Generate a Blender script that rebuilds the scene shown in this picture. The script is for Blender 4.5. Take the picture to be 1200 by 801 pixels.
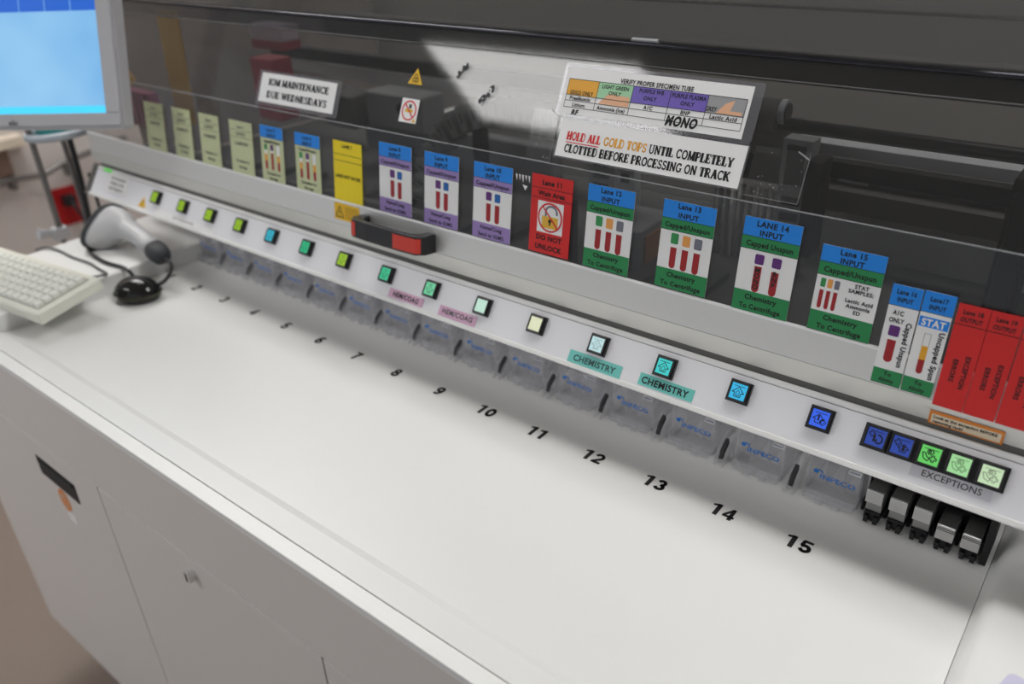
import bpy, bmesh, math, random
from mathutils import Matrix, Vector

random.seed(7)
for o in list(bpy.data.objects):
    bpy.data.objects.remove(o)
SC = bpy.context.scene
COL = SC.collection
PI = math.pi

# ------------------------------------------------------------------ camera
cd = bpy.data.cameras.new('camera')
cam = bpy.data.objects.new('camera', cd)
COL.objects.link(cam)
RX = Vector((0.7815, 0.6228, -0.0383)); DN = Vector((0.2782, -0.4027, -0.872)); FW = Vector((-0.5585, 0.6708, -0.488))
FW.normalize(); RX = (RX - FW * RX.dot(FW)).normalized(); DN = FW.cross(RX).normalized()
CAMPOS = Vector((1.3719, -0.6299, 0.5741))
M = Matrix.Identity(4)
for i in range(3):
    M[i][0] = RX[i]; M[i][1] = -DN[i]; M[i][2] = -FW[i]; M[i][3] = CAMPOS[i]
cam.matrix_world = M
cd.lens = 28.762; cd.sensor_width = 36.0; cd.sensor_fit = 'HORIZONTAL'
cd.clip_start = 0.02; cd.clip_end = 30
cd.dof.use_dof = True; cd.dof.focus_distance = 0.81; cd.dof.aperture_fstop = 3.6
SC.camera = cam

# ------------------------------------------------------------------ view, world
SC.view_settings.view_transform = 'Standard'
SC.view_settings.look = 'None'
SC.view_settings.gamma = 1.0
SC.view_settings.use_curve_mapping = False
SC.view_settings.exposure = 0.0
W = bpy.data.worlds.new('world'); SC.world = W
W.use_nodes = True
W.node_tree.nodes['Background'].inputs[0].default_value = (0.9, 0.93, 1.0, 1)
W.node_tree.nodes['Background'].inputs[1].default_value = 0.48
CEIL_Z = 1.78
LIGHT_STRENGTH = 10.0
FILL_STRENGTH = 0.35  # added fill strip in the recess, out of view
SC.cycles.transparent_max_bounces = 32
#            x     y     sx   sy
TROFFERS = [(-0.97, -2.0, 1.2, 0.6), (-0.90, 0.40, 1.2, 0.6), (1.62, 0.40, 1.2, 0.6)]

# ------------------------------------------------------------------ materials
def lin(c):
    c /= 255.0
    return c / 12.92 if c <= 0.04045 else ((c + 0.055) / 1.055) ** 2.4
def rgb(r, g, b): return (lin(r), lin(g), lin(b), 1.0)
MATS = {}
def mat(name, col, rough=0.5, metal=0.0, spec=0.5, noise=0.0, nscale=60.0, emit=0.0, bump=0.0):
    if name in MATS: return MATS[name]
    m = bpy.data.materials.new(name); m.use_nodes = True
    nt = m.node_tree; b = nt.nodes['Principled BSDF']
    b.inputs['Base Color'].default_value = col
    b.inputs['Roughness'].default_value = rough
    b.inputs['Metallic'].default_value = metal
    b.inputs['Specular IOR Level'].default_value = spec
    if emit:
        b.inputs['Emission Color'].default_value = col
        b.inputs['Emission Strength'].default_value = emit
    if noise or bump:
        tc = nt.nodes.new('ShaderNodeTexCoord'); n = nt.nodes.new('ShaderNodeTexNoise')
        n.inputs['Scale'].default_value = nscale; n.inputs['Detail'].default_value = 4
        nt.links.new(tc.outputs['Object'], n.inputs['Vector'])
        if noise:
            mx = nt.nodes.new('ShaderNodeMix'); mx.data_type = 'RGBA'
            mx.inputs[6].default_value = tuple(c * (1 - noise) for c in col[:3]) + (1,)
            mx.inputs[7].default_value = tuple(min(1, c * (1 + noise)) for c in col[:3]) + (1,)
            nt.links.new(n.outputs['Fac'], mx.inputs[0]); nt.links.new(mx.outputs[2], b.inputs['Base Color'])
        if bump:
            bp = nt.nodes.new('ShaderNodeBump'); bp.inputs['Strength'].default_value = bump
            bp.inputs['Distance'].default_value = 0.001
            nt.links.new(n.outputs['Fac'], bp.inputs['Height']); nt.links.new(bp.outputs['Normal'], b.inputs['Normal'])
    MATS[name] = m
    return m
def clear(name, tint, rough=0.03, ior=1.5, haze=0.0, hazecol=(0.5, 0.5, 0.5, 1), milky=False):
    m = bpy.data.materials.new(name); m.use_nodes = True
    nt = m.node_tree; nt.nodes.clear()
    out = nt.nodes.new('ShaderNodeOutputMaterial'); tr = nt.nodes.new('ShaderNodeBsdfTransparent')
    gl = nt.nodes.new('ShaderNodeBsdfGlossy'); lw_ = nt.nodes.new('ShaderNodeLayerWeight'); mx = nt.nodes.new('ShaderNodeMixShader')
    tr.inputs[0].default_value = tint; gl.inputs['Roughness'].default_value = rough; lw_.inputs[0].default_value = 0.5
    pw_ = nt.nodes.new('ShaderNodeMath'); pw_.operation = 'POWER'; pw_.inputs[1].default_value = 5.0
    f0 = ((ior - 1) / (ior + 1)) ** 2
    ma = nt.nodes.new('ShaderNodeMath'); ma.operation = 'MULTIPLY_ADD'; ma.inputs[1].default_value = 1 - f0; ma.inputs[2].default_value = f0
    nt.links.new(lw_.outputs['Facing'], pw_.inputs[0]); nt.links.new(pw_.outputs[0], ma.inputs[0]); nt.links.new(ma.outputs[0], mx.inputs[0])
    src = tr
    if haze:
        df = nt.nodes.new('ShaderNodeBsdfDiffuse'); df.inputs[0].default_value = hazecol
        if milky:
            tl = nt.nodes.new('ShaderNodeBsdfTranslucent'); tl.inputs[0].default_value = hazecol
            m3 = nt.nodes.new('ShaderNodeMixShader'); m3.inputs[0].default_value = 0.5
            nt.links.new(df.outputs[0], m3.inputs[1]); nt.links.new(tl.outputs[0], m3.inputs[2]); df = m3
        m2 = nt.nodes.new('ShaderNodeMixShader'); m2.inputs[0].default_value = haze
        nt.links.new(tr.outputs[0], m2.inputs[1]); nt.links.new(df.outputs[0], m2.inputs[2]); src = m2
    nt.links.new(src.outputs[0], mx.inputs[1]); nt.links.new(gl.outputs[0], mx.inputs[2]); nt.links.new(mx.outputs[0], out.inputs[0])
    MATS[name] = m
    return m

WHITE_TOP = mat('white_work_surface', (0.80, 0.80, 0.785, 1), 0.32, noise=0.015, nscale=9)
WHITE_TRIM = mat('white_trim', (0.86, 0.86, 0.84, 1), 0.4)
CAB = mat('cabinet_grey_white', (0.75, 0.71, 0.675, 1), 0.5, noise=0.02, nscale=200)
CABGAP = mat('door_gap', (0.12, 0.12, 0.12, 1), 0.7)
PANEL = mat('panel_white', (0.87, 0.87, 0.90, 1), 0.45, noise=0.02, nscale=500)
RIM = mat('panel_rim', (0.86, 0.86, 0.85, 1), 0.3)
ALU = mat('satin_aluminium', (0.76, 0.76, 0.74, 1), 0.38, metal=0.55, noise=0.02, nscale=300)
ALU2 = mat('satin_aluminium_lower', (0.74, 0.74, 0.70, 1), 0.42, metal=0.45)
ALULINE = mat('bright_aluminium_edge', (0.92, 0.92, 0.92, 1), 0.35)
BLACK = mat('black_plastic', rgb(28, 28, 30), 0.35)
BLACKM = mat('black_matt', rgb(22, 22, 23), 0.6)
DKGREY = mat('dark_grey_cover', rgb(92, 91, 88), 0.38, noise=0.05, nscale=3)
INK = mat('black_ink', rgb(16, 16, 17), 0.6)
INKSOFT = mat('faded_ink', rgb(84, 82, 84), 0.6)
PAPER = mat('white_paper', rgb(246, 246, 245), 0.4)
GREENPAPER = mat('pale_green_paper', rgb(205, 212, 168), 0.5)
BLUEP = mat('blue_print', rgb(16, 140, 240), 0.42)
LILAC = mat('lilac_print', rgb(158, 134, 196), 0.45)
GREENP = mat('green_print', rgb(32, 140, 78), 0.42)
REDP = mat('red_print', rgb(222, 32, 30), 0.42)
YELP = mat('yellow_print', rgb(250, 224, 8), 0.45)
BLOOD = mat('blood_red_print', rgb(166, 26, 32), 0.42)
PURPLE = mat('purple_print', rgb(98, 42, 122), 0.42)
CAPBLUE = mat('cap_blue_print', rgb(28, 104, 180), 0.42)
CAPGREEN = mat('cap_green_print', rgb(52, 150, 80), 0.42)
CAPGOLD = mat('cap_gold_print', rgb(242, 168, 84), 0.42)
CAPGREY = mat('cap_grey_print', rgb(118, 120, 132), 0.42)
CAPWHITE = mat('cap_white_print', rgb(240, 240, 244), 0.42)
GOLDP = mat('gold_print', rgb(238, 172, 36), 0.42)
MINTP = mat('mint_print', rgb(165, 218, 172), 0.42)
VIOLETP = mat('violet_print', rgb(114, 92, 190), 0.42)
GREYP = mat('grey_print', rgb(160, 160, 162), 0.42)
SKINP = mat('tan_print', rgb(236, 182, 142), 0.42)
PINKP = mat('pink_tape', rgb(222, 178, 206), 0.5)
TEALP = mat('teal_tape', rgb(110, 206, 196), 0.4)
ORANGEP = mat('orange_print', rgb(232, 138, 46), 0.45)
CREAMP = mat('cream_print', rgb(244, 226, 196), 0.45)
WARNY = mat('warning_yellow', rgb(238, 190, 22), 0.45)
REDH = mat('red_handle_strip', rgb(214, 62, 46), 0.35)
LOGO = mat('blue_lettering', rgb(30, 118, 205), 0.4)
STEEL = mat('brushed_steel', (0.80, 0.80, 0.79, 1), 0.30, metal=0.85, noise=0.04, nscale=90)
STEELD = mat('dark_steel', (0.09, 0.09, 0.088, 1), 0.4, metal=0.3)
STEELM = mat('mid_steel', (0.42, 0.42, 0.41, 1), 0.35, metal=0.7)
RAILL = mat('pale_rail', rgb(196, 198, 202), 0.4, metal=0.2)
RAILM = mat('grey_rail', rgb(140, 142, 144), 0.45)
INDARK = mat('interior_dark', rgb(88, 87, 85), 0.6)
INGREY = mat('interior_grey', rgb(150, 146, 142), 0.7)
INTAN = mat('tan_side', rgb(176, 122, 74), 0.6)
YPLATE = mat('yellow_plate', rgb(214, 168, 14), 0.5)
PINKR = mat('magenta_rack', rgb(176, 92, 132), 0.5)
REDROD = mat('dull_red', rgb(168, 40, 60), 0.5)
WALLM = mat('wall_paint', rgb(216, 208, 204), 0.8, noise=0.02, nscale=30)
FLOORM = mat('vinyl_floor', rgb(148, 134, 124), 0.35, noise=0.05, nscale=25)
CEILM = mat('ceiling_tile', rgb(225, 225, 220), 0.9, noise=0.03, nscale=80)
KBBODY = mat('ivory_plastic', rgb(226, 226, 214), 0.45)
KEYM = mat('ivory_key', rgb(232, 233, 226), 0.4)
SCANW = mat('scanner_light_grey', rgb(196, 196, 198), 0.4)
MONB = mat('monitor_bezel_grey', rgb(186, 186, 190), 0.5)
REDOUT = mat('red_outlet_plastic', rgb(176, 20, 26), 0.4)
POST = mat('grey_metal_post', rgb(120, 118, 116), 0.35, metal=0.6)
TEALI = mat('teal_plastic', rgb(34, 150, 150), 0.4)
LIDM = clear('clear_lid', (0.80, 0.80, 0.795, 1), 0.045, 1.45, 0.012, (0.6, 0.6, 0.6, 1))
TOPM = clear('smoked_cover', (0.62, 0.62, 0.62, 1), 0.10, 1.4, 0.06, (0.45, 0.45, 0.44, 1))
BANDM = clear('smoked_band', (0.55, 0.55, 0.58, 1), 0.08, 1.45)
TAPEM = clear('clear_tape', (0.95, 0.95, 0.95, 1), 0.08, 1.3, 0.012, (0.7, 0.7, 0.7, 1))
LAMIN = clear('laminate_margin', (0.86, 0.86, 0.87, 1), 0.08, 1.45, 0.10, (0.7, 0.7, 0.75, 1))
GUIDEM = clear('clear_guide_plastic', (0.985, 0.985, 0.99, 1), 0.15, 1.3, 0.20, (0.92, 0.92, 0.94, 1), True)

def diffuser(strength, name):
    m = bpy.data.materials.new(name); m.use_nodes = True
    nt = m.node_tree; nt.nodes.clear()
    o = nt.nodes.new('ShaderNodeOutputMaterial'); e = nt.nodes.new('ShaderNodeEmission')
    e.inputs[0].default_value = (1.0, 0.992, 0.975, 1); e.inputs[1].default_value = strength
    nt.links.new(e.outputs[0], o.inputs[0]); return m
DIFF = diffuser(LIGHT_STRENGTH, 'light_diffuser')
FILLM = diffuser(FILL_STRENGTH, 'fill_diffuser')

def screen_mat():
    m = bpy.data.materials.new('screen_glow'); m.use_nodes = True
    nt = m.node_tree; b = nt.nodes['Principled BSDF']
    tc = nt.nodes.new('ShaderNodeTexCoord'); n = nt.nodes.new('ShaderNodeTexNoise'); n.inputs['Scale'].default_value = 6
    r = nt.nodes.new('ShaderNodeValToRGB')
    r.color_ramp.elements[0].position = 0.3; r.color_ramp.elements[0].color = rgb(112, 178, 232)
    r.color_ramp.elements[1].position = 0.7; r.color_ramp.elements[1].color = rgb(150, 204, 244)
    nt.links.new(tc.outputs['Object'], n.inputs['Vector']); nt.links.new(n.outputs['Fac'], r.inputs[0])
    b.inputs['Base Color'].default_value = (0.02, 0.02, 0.02, 1); b.inputs['Roughness'].default_value = 0.3
    nt.links.new(r.outputs[0], b.inputs['Emission Color']); b.inputs['Emission Strength'].default_value = 0.95
    return m
SCREEN = screen_mat()
def lcd(r, g, b, s=0.8): 
    k = 'lcd_%d_%d_%d' % (r, g, b)
    m = mat(k, rgb(r, g, b), 0.3, emit=s)
    m.node_tree.nodes['Principled BSDF'].inputs['Base Color'].default_value = tuple(c * 0.35 for c in rgb(r, g, b)[:3]) + (1,)
    return m

# ------------------------------------------------------------------ mesh helpers
class MB:
    """collects shapes, then links them as ONE mesh object"""
    def __init__(self): self.v = []; self.f = []; self.mi = []; self.mats = []; self.sm = []
    def _m(self, m):
        if m not in self.mats: self.mats.append(m)
        return self.mats.index(m)
    def add(self, vs, fs, m, smooth=False, T=None):
        k = self._m(m); o = len(self.v)
        for p in vs:
            p = Vector(p)
            self.v.append(T @ p if T else p)
        for f in fs: self.f.append([i + o for i in f]); self.mi.append(k); self.sm.append(smooth)
    def box(self, a, b, m, T=None):
        x0, y0, z0 = a; x1, y1, z1 = b
        self.add([(x0,y0,z0),(x1,y0,z0),(x1,y1,z0),(x0,y1,z0),(x0,y0,z1),(x1,y0,z1),(x1,y1,z1),(x0,y1,z1)],
                 [(3,2,1,0),(4,5,6,7),(0,1,5,4),(1,2,6,5),(2,3,7,6),(3,0,4,7)], m, False, T)
    def prism(self, poly, a, b, m, axis='x', smooth=False, T=None):
        """poly: 2D points; axis x: (y,z), y: (x,z), z: (x,y)"""
        n = len(poly)
        def P(p, t):
            return (t, p[0], p[1]) if axis == 'x' else ((p[0], t, p[1]) if axis == 'y' else (p[0], p[1], t))
        vs = [P(p, a) for p in poly] + [P(p, b) for p in poly]
        self.add(vs, [[i, (i + 1) % n, n + (i + 1) % n, n + i] for i in range(n)], m, smooth, T)
        self.add(vs, [list(range(n))[::-1], list(range(n, 2 * n))], m, False, T)
    def tube(self, pts, r, m, n=10, T=None, caps=True):
        pts = [Vector(p) for p in pts]; rings = []
        rr = r if isinstance(r, (list, tuple)) else [r] * len(pts)
        up = Vector((0.13, 0.31, 0.94)).normalized()
        vs = []; fs = []
        for i, p in enumerate(pts):
            d = (pts[min(i + 1, len(pts) - 1)] - pts[max(i - 1, 0)]).normalized()
            a = d.cross(up)
            if a.length < 1e-4: a = d.cross(Vector((1, 0, 0)))
            a.normalize(); b = d.cross(a)
            up = (up - d * up.dot(d)); up = up.normalized() if up.length > 1e-4 else Vector((0, 0, 1))
            for k in range(n):
                t = 2 * PI * k / n; vs.append(p + (a * math.cos(t) + b * math.sin(t)) * rr[i])
        for i in range(len(pts) - 1):
            for k in range(n):
                fs.append([i*n+k, i*n+(k+1) % n, (i+1)*n+(k+1) % n, (i+1)*n+k])
        self.add(vs, fs, m, True, T)
        if caps:
            o = len(pts) - 1
            self.add(vs, [list(range(n)), [o*n+k for k in range(n)][::-1]], m, False, T)
    def ellipsoid(self, c, r, m, nu=24, nv=14, T=None, flat=None):
        vs = []; fs = []
        for j in range(nv + 1):
            ph = -PI/2 + PI * j / nv
            for i in range(nu):
                t = 2 * PI * i / nu
                z = math.sin(ph) * r[2]
                if flat is not None and z < flat: z = flat
                vs.append((c[0] + math.cos(ph)*math.cos(t)*r[0], c[1] + math.cos(ph)*math.sin(t)*r[1], c[2] + z))
        for j in range(nv):
            for i in range(nu):
                fs.append([j*nu+i, j*nu+(i+1) % nu, (j+1)*nu+(i+1) % nu, (j+1)*nu+i])
        self.add(vs, fs, m, True, T)
    def rect(self, x0, y0, x1, y1, z, m, t=0.00015):
        self.box((x0, y0, z - t), (x1, y1, z), m)
    def poly(self, pts, z, m, t=0.00015):
        self.prism(pts, z - t, z, m, 'z')
    def build(self, name, parent=None, bevel=0.0, seg=2):
        me = bpy.data.meshes.new(name)
        me.from_pydata([tuple(v) for v in self.v], [], self.f)
        for m in self.mats: me.materials.append(m)
        for p, k, s in zip(me.polygons, self.mi, self.sm): p.material_index = k; p.use_smooth = s
        bm = bmesh.new(); bm.from_mesh(me); bmesh.ops.recalc_face_normals(bm, faces=bm.faces); bm.to_mesh(me); bm.free()
        ob = bpy.data.objects.new(name, me); COL.objects.link(ob)
        if parent: ob.parent = parent
        if bevel:
            md = ob.modifiers.new('bevel', 'BEVEL'); md.width = bevel; md.segments = seg; md.limit_method = 'ANGLE'; md.angle_limit = 0.6
        return ob

def rrect(x0, y0, x1, y1, r, n=5):
    pts = []
    for cx, cy, a0 in ((x1-r, y1-r, 0), (x0+r, y1-r, 90), (x0+r, y0+r, 180), (x1-r, y0+r, 270)):
        for i in range(n + 1):
            a = math.radians(a0 + 90 * i / n); pts.append((cx + r*math.cos(a), cy + r*math.sin(a)))
    return pts
def circ(cx, cy, rx, ry=None, n=28):
    ry = ry or rx
    return [(cx + rx*math.cos(2*PI*i/n), cy + ry*math.sin(2*PI*i/n)) for i in range(n)]
def ringfaces(mb, cx, cy, r0, r1, z, m, n=32, ky=1.0):
    vs = [(cx+r*math.cos(2*PI*i/n), cy+ky*r*math.sin(2*PI*i/n), z) for r in (r0, r1) for i in range(n)]
    mb.add(vs, [[i, (i+1) % n, n+(i+1) % n, n+i] for i in range(n)], m)
def bar(mb, p, q, w, z, m):
    p = Vector((p[0], p[1])); q = Vector((q[0], q[1])); d = (q - p).normalized(); n = Vector((-d.y, d.x)) * w / 2
    vs = [(p+n).to_tuple()+(z,), (p-n).to_tuple()+(z,), (q-n).to_tuple()+(z,), (q+n).to_tuple()+(z,)]
    mb.add(vs, [(0, 1, 2, 3)], m)
def pline(mb, pts, w, z, m):
    for a, b in zip(pts, pts[1:]):
        bar(mb, a, b, w, z, m)

def tag(o, label, cat, group=None):
    o['label'] = label; o['category'] = cat
    if group: o['group'] = group
    return o
def thing(name, label, cat, mtx=None, group=None):
    o = bpy.data.objects.new(name, None); COL.objects.link(o); o.empty_display_size = 0.02
    if mtx is not None: o.matrix_world = mtx
    return tag(o, label, cat, group)
def part(name, parent, mtx=None):
    o = bpy.data.objects.new(name, None); COL.objects.link(o); o.parent = parent
    if mtx is not None: o.matrix_local = mtx
    return o
def frame(org, deg):
    """local x along the machine, local y up the tilted face, local z out of it"""
    a = math.radians(deg); m = Matrix.Identity(4)
    V = (0, math.sin(a), math.cos(a)); N = (0, -math.cos(a), math.sin(a))
    for i in range(3):
        m[i][0] = (1, 0, 0)[i]; m[i][1] = V[i]; m[i][2] = N[i]; m[i][3] = org[i]
    return m
def at(F, x, s, n=0.0, rot=0.0):
    return F @ Matrix.Translation((x, s, n)) @ Matrix.Rotation(rot, 4, 'Z')
LOWER = frame((0, 0.06, 0.2), 7.7)        # lower lid pane, from the aluminium ridge up
UPPER = frame((0, 0.0745, 0.306), 24.5)   # upper lid pane, from the crease up
PANELF = frame((0, 0.02, 0.097), 35)      # button panel, from its bottom lip up

# ------------------------------------------------------------------ lettering
_tc = {}
def glyphs(s, bold):
    k = (s, bold)
    if k in _tc: return _tc[k]
    cu = bpy.data.curves.new('t', 'FONT'); cu.body = s; cu.size = 1; cu.resolution_u = 3; cu.offset = bold; cu.space_character = 1 + bold * 2.6; cu.fill_mode = 'FRONT'
    ob = bpy.data.objects.new('t', cu); COL.objects.link(ob)
    dg = bpy.context.evaluated_depsgraph_get()
    me = bpy.data.meshes.new_from_object(ob.evaluated_get(dg))
    vs = [(v.co.x, v.co.y) for v in me.vertices]; fs = [list(p.vertices) for p in me.polygons]
    bpy.data.objects.remove(ob); bpy.data.curves.remove(cu); bpy.data.meshes.remove(me)
    xs = [v[0] for v in vs]; x0, x1 = min(xs), max(xs)
    _tc[k] = (vs, fs, x0, x1)
    return _tc[k]
def text(mb, s, cx, cy, h, m, z, w=None, maxw=None, bold=0.032, rot=0.0, align='C', skew=0.0):
    """capital height h, centred at cx, cy (middle of the capitals)"""
    vs, fs, x0, x1 = glyphs(s, bold)
    k = h / 0.72; kx = k
    if w: kx = w / (x1 - x0)
    if maxw and kx * (x1 - x0) > maxw: kx = maxw / (x1 - x0)
    ox = {'C': (x0 + x1) / 2, 'L': x0, 'R': x1}[align]
    c, sn = math.cos(rot), math.sin(rot); out = []
    for x, y in vs:
        X = (x - ox) * kx + skew * (y - 0.36) * k; Y = (y - 0.36) * k
        out.append((cx + X*c - Y*sn, cy + X*sn + Y*c, z))
    mb.add(out, fs, m)

# slab-serif capitals drawn as strokes on a 0..1 high grid: (width, [(polyline, thick)])
def arc(cx, cy, rx, ry, a0, a1, n=9):
    return [(cx + rx*math.cos(math.radians(a0+(a1-a0)*i/n)), cy + ry*math.sin(math.radians(a0+(a1-a0)*i/n))) for i in range(n+1)]
TH, TN = 0.31, 0.18
def srf(x, y, w=0.30): return ([(x-w/2, y + (0.05 if y < 0.5 else -0.05)), (x+w/2, y + (0.05 if y < 0.5 else -0.05))], 0.10)
def stem(x): return [([(x, 0.03), (x, 0.97)], TH), srf(x, 0, 0.36), srf(x, 1, 0.36)]
SERIF = {
 'H': (0.86, stem(0.18) + stem(0.68) + [([(0.18, 0.5), (0.68, 0.5)], TN)]),
 'O': (0.86, [(arc(0.43, 0.5, 0.32, 0.43, 0, 360, 20), 0.165)]),
 'L': (0.70, stem(0.18) + [([(0.18, 0.05), (0.64, 0.05)], 0.1), ([(0.61, 0.02), (0.61, 0.32)], 0.1)]),
 'D': (0.84, stem(0.18) + [([(0.18, 0.95)] + arc(0.36, 0.5, 0.36, 0.45, 90, -90, 10) + [(0.18, 0.05)], 0.13)]),
 'A': (0.88, [([(0.44, 0.97), (0.16, 0.05)], TN), ([(0.42, 0.97), (0.70, 0.05)], TH), ([(0.24, 0.33), (0.62, 0.33)], 0.09), srf(0.14, 0, 0.28), srf(0.72, 0, 0.32)]),
 'G': (0.86, [(arc(0.43, 0.5, 0.32, 0.43, 40, 330, 16), 0.165), ([(0.70, 0.08), (0.70, 0.42)], 0.17), ([(0.52, 0.43), (0.84, 0.43)], 0.09), ([(0.69, 0.68), (0.69, 0.98)], 0.08)]),
 'T': (0.78, [([(0.39, 0.03), (0.39, 0.97)], TH), srf(0.39, 0, 0.38), ([(0.05, 0.94), (0.73, 0.94)], 0.11), ([(0.07, 0.68), (0.07, 0.97)], 0.09), ([(0.71, 0.68), (0.71, 0.97)], 0.09)]),
 'P': (0.74, stem(0.18) + [([(0.18, 0.95)] + arc(0.38, 0.70, 0.25, 0.25, 90, -90, 8) + [(0.18, 0.45)], 0.13)]),
 'S': (0.68, [([(0.56, 0.80)] + arc(0.34, 0.73, 0.20, 0.21, 40, 250, 8) + arc(0.34, 0.28, 0.22, 0.22, 70, -150, 9), 0.15), ([(0.56, 0.70), (0.56, 0.97)], 0.08), ([(0.11, 0.03), (0.11, 0.32)], 0.08)]),
 'U': (0.86, [([(0.18, 0.97), (0.18, 0.35)] + arc(0.43, 0.35, 0.25, 0.29, 180, 360, 9) + [(0.68, 0.97)], 0.15), srf(0.18, 1, 0.34), srf(0.68, 1, 0.30)]),
 'N': (0.88, [([(0.16, 0.03), (0.16, 0.97)], TN), ([(0.16, 0.97), (0.70, 0.05)], 0.2), ([(0.70, 0.03), (0.70, 0.97)], TN), srf(0.16, 0, 0.28), srf(0.14, 1, 0.2), srf(0.70, 1, 0.28)]),
 'I': (0.44, stem(0.22)),
 'C': (0.80, [(arc(0.43, 0.5, 0.32, 0.43, 42, 318, 16), 0.165), ([(0.69, 0.68), (0.69, 0.98)], 0.08)]),
 'M': (1.04, [([(0.16, 0.03), (0.18, 0.97)], TN), ([(0.20, 0.97), (0.50, 0.08)], 0.19), ([(0.50, 0.08), (0.80, 0.97)], TN), ([(0.84, 0.03), (0.84, 0.97)], TH), srf(0.16, 0, 0.28), srf(0.84, 0, 0.34), srf(0.16, 1, 0.24), srf(0.84, 1, 0.30)]),
 'E': (0.74, stem(0.18) + [([(0.18, 0.95), (0.64, 0.95)], 0.1), ([(0.18, 0.5), (0.5, 0.5)], 0.1), ([(0.18, 0.05), (0.66, 0.05)], 0.1), ([(0.62, 0.70), (0.62, 0.98)], 0.09), ([(0.64, 0.02), (0.64, 0.30)], 0.09), ([(0.48, 0.36), (0.48, 0.64)], 0.08)]),
 'F': (0.70, stem(0.18) + [([(0.18, 0.95), (0.62, 0.95)], 0.1), ([(0.18, 0.5), (0.5, 0.5)], 0.1), ([(0.60, 0.68), (0.60, 0.98)], 0.09), ([(0.48, 0.36), (0.48, 0.64)], 0.08)]),
 'B': (0.80, stem(0.18) + [([(0.18, 0.95)] + arc(0.40, 0.73, 0.22, 0.22, 90, -90, 8) + [(0.18, 0.51)] , 0.12), ([(0.30, 0.51)] + arc(0.42, 0.28, 0.26, 0.23, 90, -90, 8) + [(0.18, 0.05)], 0.13)]),
 'R': (0.84, stem(0.18) + [([(0.18, 0.95)] + arc(0.38, 0.71, 0.24, 0.24, 90, -90, 8) + [(0.18, 0.47)], 0.13), ([(0.42, 0.47), (0.70, 0.04)], 0.19), srf(0.74, 0, 0.2)]),
 'Y': (0.84, [([(0.14, 0.95), (0.42, 0.45)], 0.19), ([(0.70, 0.95), (0.42, 0.45)], TN), ([(0.42, 0.03), (0.42, 0.5)], TH), srf(0.42, 0, 0.38), srf(0.14, 1, 0.30), srf(0.70, 1, 0.26)]),
 'K': (0.88, stem(0.18) + [([(0.26, 0.42), (0.66, 0.95)], TN), ([(0.40, 0.58), (0.70, 0.05)], 0.2), srf(0.68, 1, 0.28), srf(0.72, 0, 0.30)]),
 'W': (1.12, [([(0.14, 0.97), (0.34, 0.05)], 0.19), ([(0.34, 0.05), (0.56, 0.90)], TN), ([(0.56, 0.90), (0.76, 0.05)], 0.19), ([(0.76, 0.05), (0.98, 0.97)], TN), srf(0.14, 1, 0.32), srf(0.96, 1, 0.24), srf(0.56, 1, 0.2)]),
 ' ': (0.36, []),
}
DIG = {
 '0': [(arc(0.36, 0.5, 0.24, 0.38, 0, 360, 20), 0.24)], '1': [([(0.40, 0.0), (0.40, 1.0)], 0.27), ([(0.06, 0.82), (0.20, 0.86), (0.40, 0.93)], 0.17)],
 '2': [(arc(0.36, 0.66, 0.24, 0.23, 165, -30, 10) + [(0.14, 0.11)], 0.23), ([(0.04, 0.10), (0.68, 0.10)], 0.20)],
 '3': [(arc(0.35, 0.70, 0.21, 0.19, 160, -80, 10), 0.22), (arc(0.35, 0.31, 0.24, 0.20, 85, -160, 10), 0.23)],
 '4': [([(0.50, 0.0), (0.50, 1.0)], 0.23), ([(0.48, 0.93), (0.08, 0.32)], 0.17), ([(0.02, 0.29), (0.72, 0.29)], 0.18)],
 '5': [([(0.16, 0.90), (0.66, 0.90)], 0.19), ([(0.20, 0.95), (0.13, 0.50)], 0.20), ([(0.13, 0.50)] + arc(0.35, 0.34, 0.24, 0.23, 120, -155, 12), 0.22)],
 '6': [(arc(0.36, 0.33, 0.23, 0.22, 0, 360, 18), 0.22), ([(0.13, 0.36), (0.17, 0.62), (0.30, 0.83), (0.44, 0.89), (0.60, 0.82)], 0.22)],
 '7': [([(0.04, 0.90), (0.70, 0.90)], 0.20), ([(0.60, 0.88), (0.38, 0.52), (0.28, 0.0)], 0.25)],
 '8': [(arc(0.36, 0.71, 0.20, 0.18, 0, 360, 16), 0.21), (arc(0.36, 0.30, 0.23, 0.20, 0, 360, 16), 0.22)],
 '9': [(arc(0.36, 0.67, 0.23, 0.22, 0, 360, 18), 0.22), ([(0.59, 0.64), (0.55, 0.38), (0.42, 0.17), (0.28, 0.11), (0.12, 0.18)], 0.22)],
}
def digits(mb, s, cx, cy, w, h, z, m):
    adv = 0.78; k = w; x0 = cx - (len(s) * adv - 0.06) * k / 2
    for i, ch in enumerate(s):
        for pts, t in DIG[ch]:
            for j, ((ax, ay), (bx, by)) in enumerate(zip(pts, pts[1:])):
                p = Vector((ax, ay)); q = Vector((bx, by)); d = (q - p).normalized(); n = Vector((-d.y, d.x)) * t / 2; e = d * (0.035 if len(pts) > 2 else 0)
                mb.add([(x0 + (i*adv + v.x) * k, cy + (v.y - 0.5) * h, z) for v in (p - e + n, p - e - n, q + e - n, q + e + n)], [(0, 1, 2, 3)], m)
def swidth(s): return sum(SERIF[c][0] for c in s)
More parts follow.
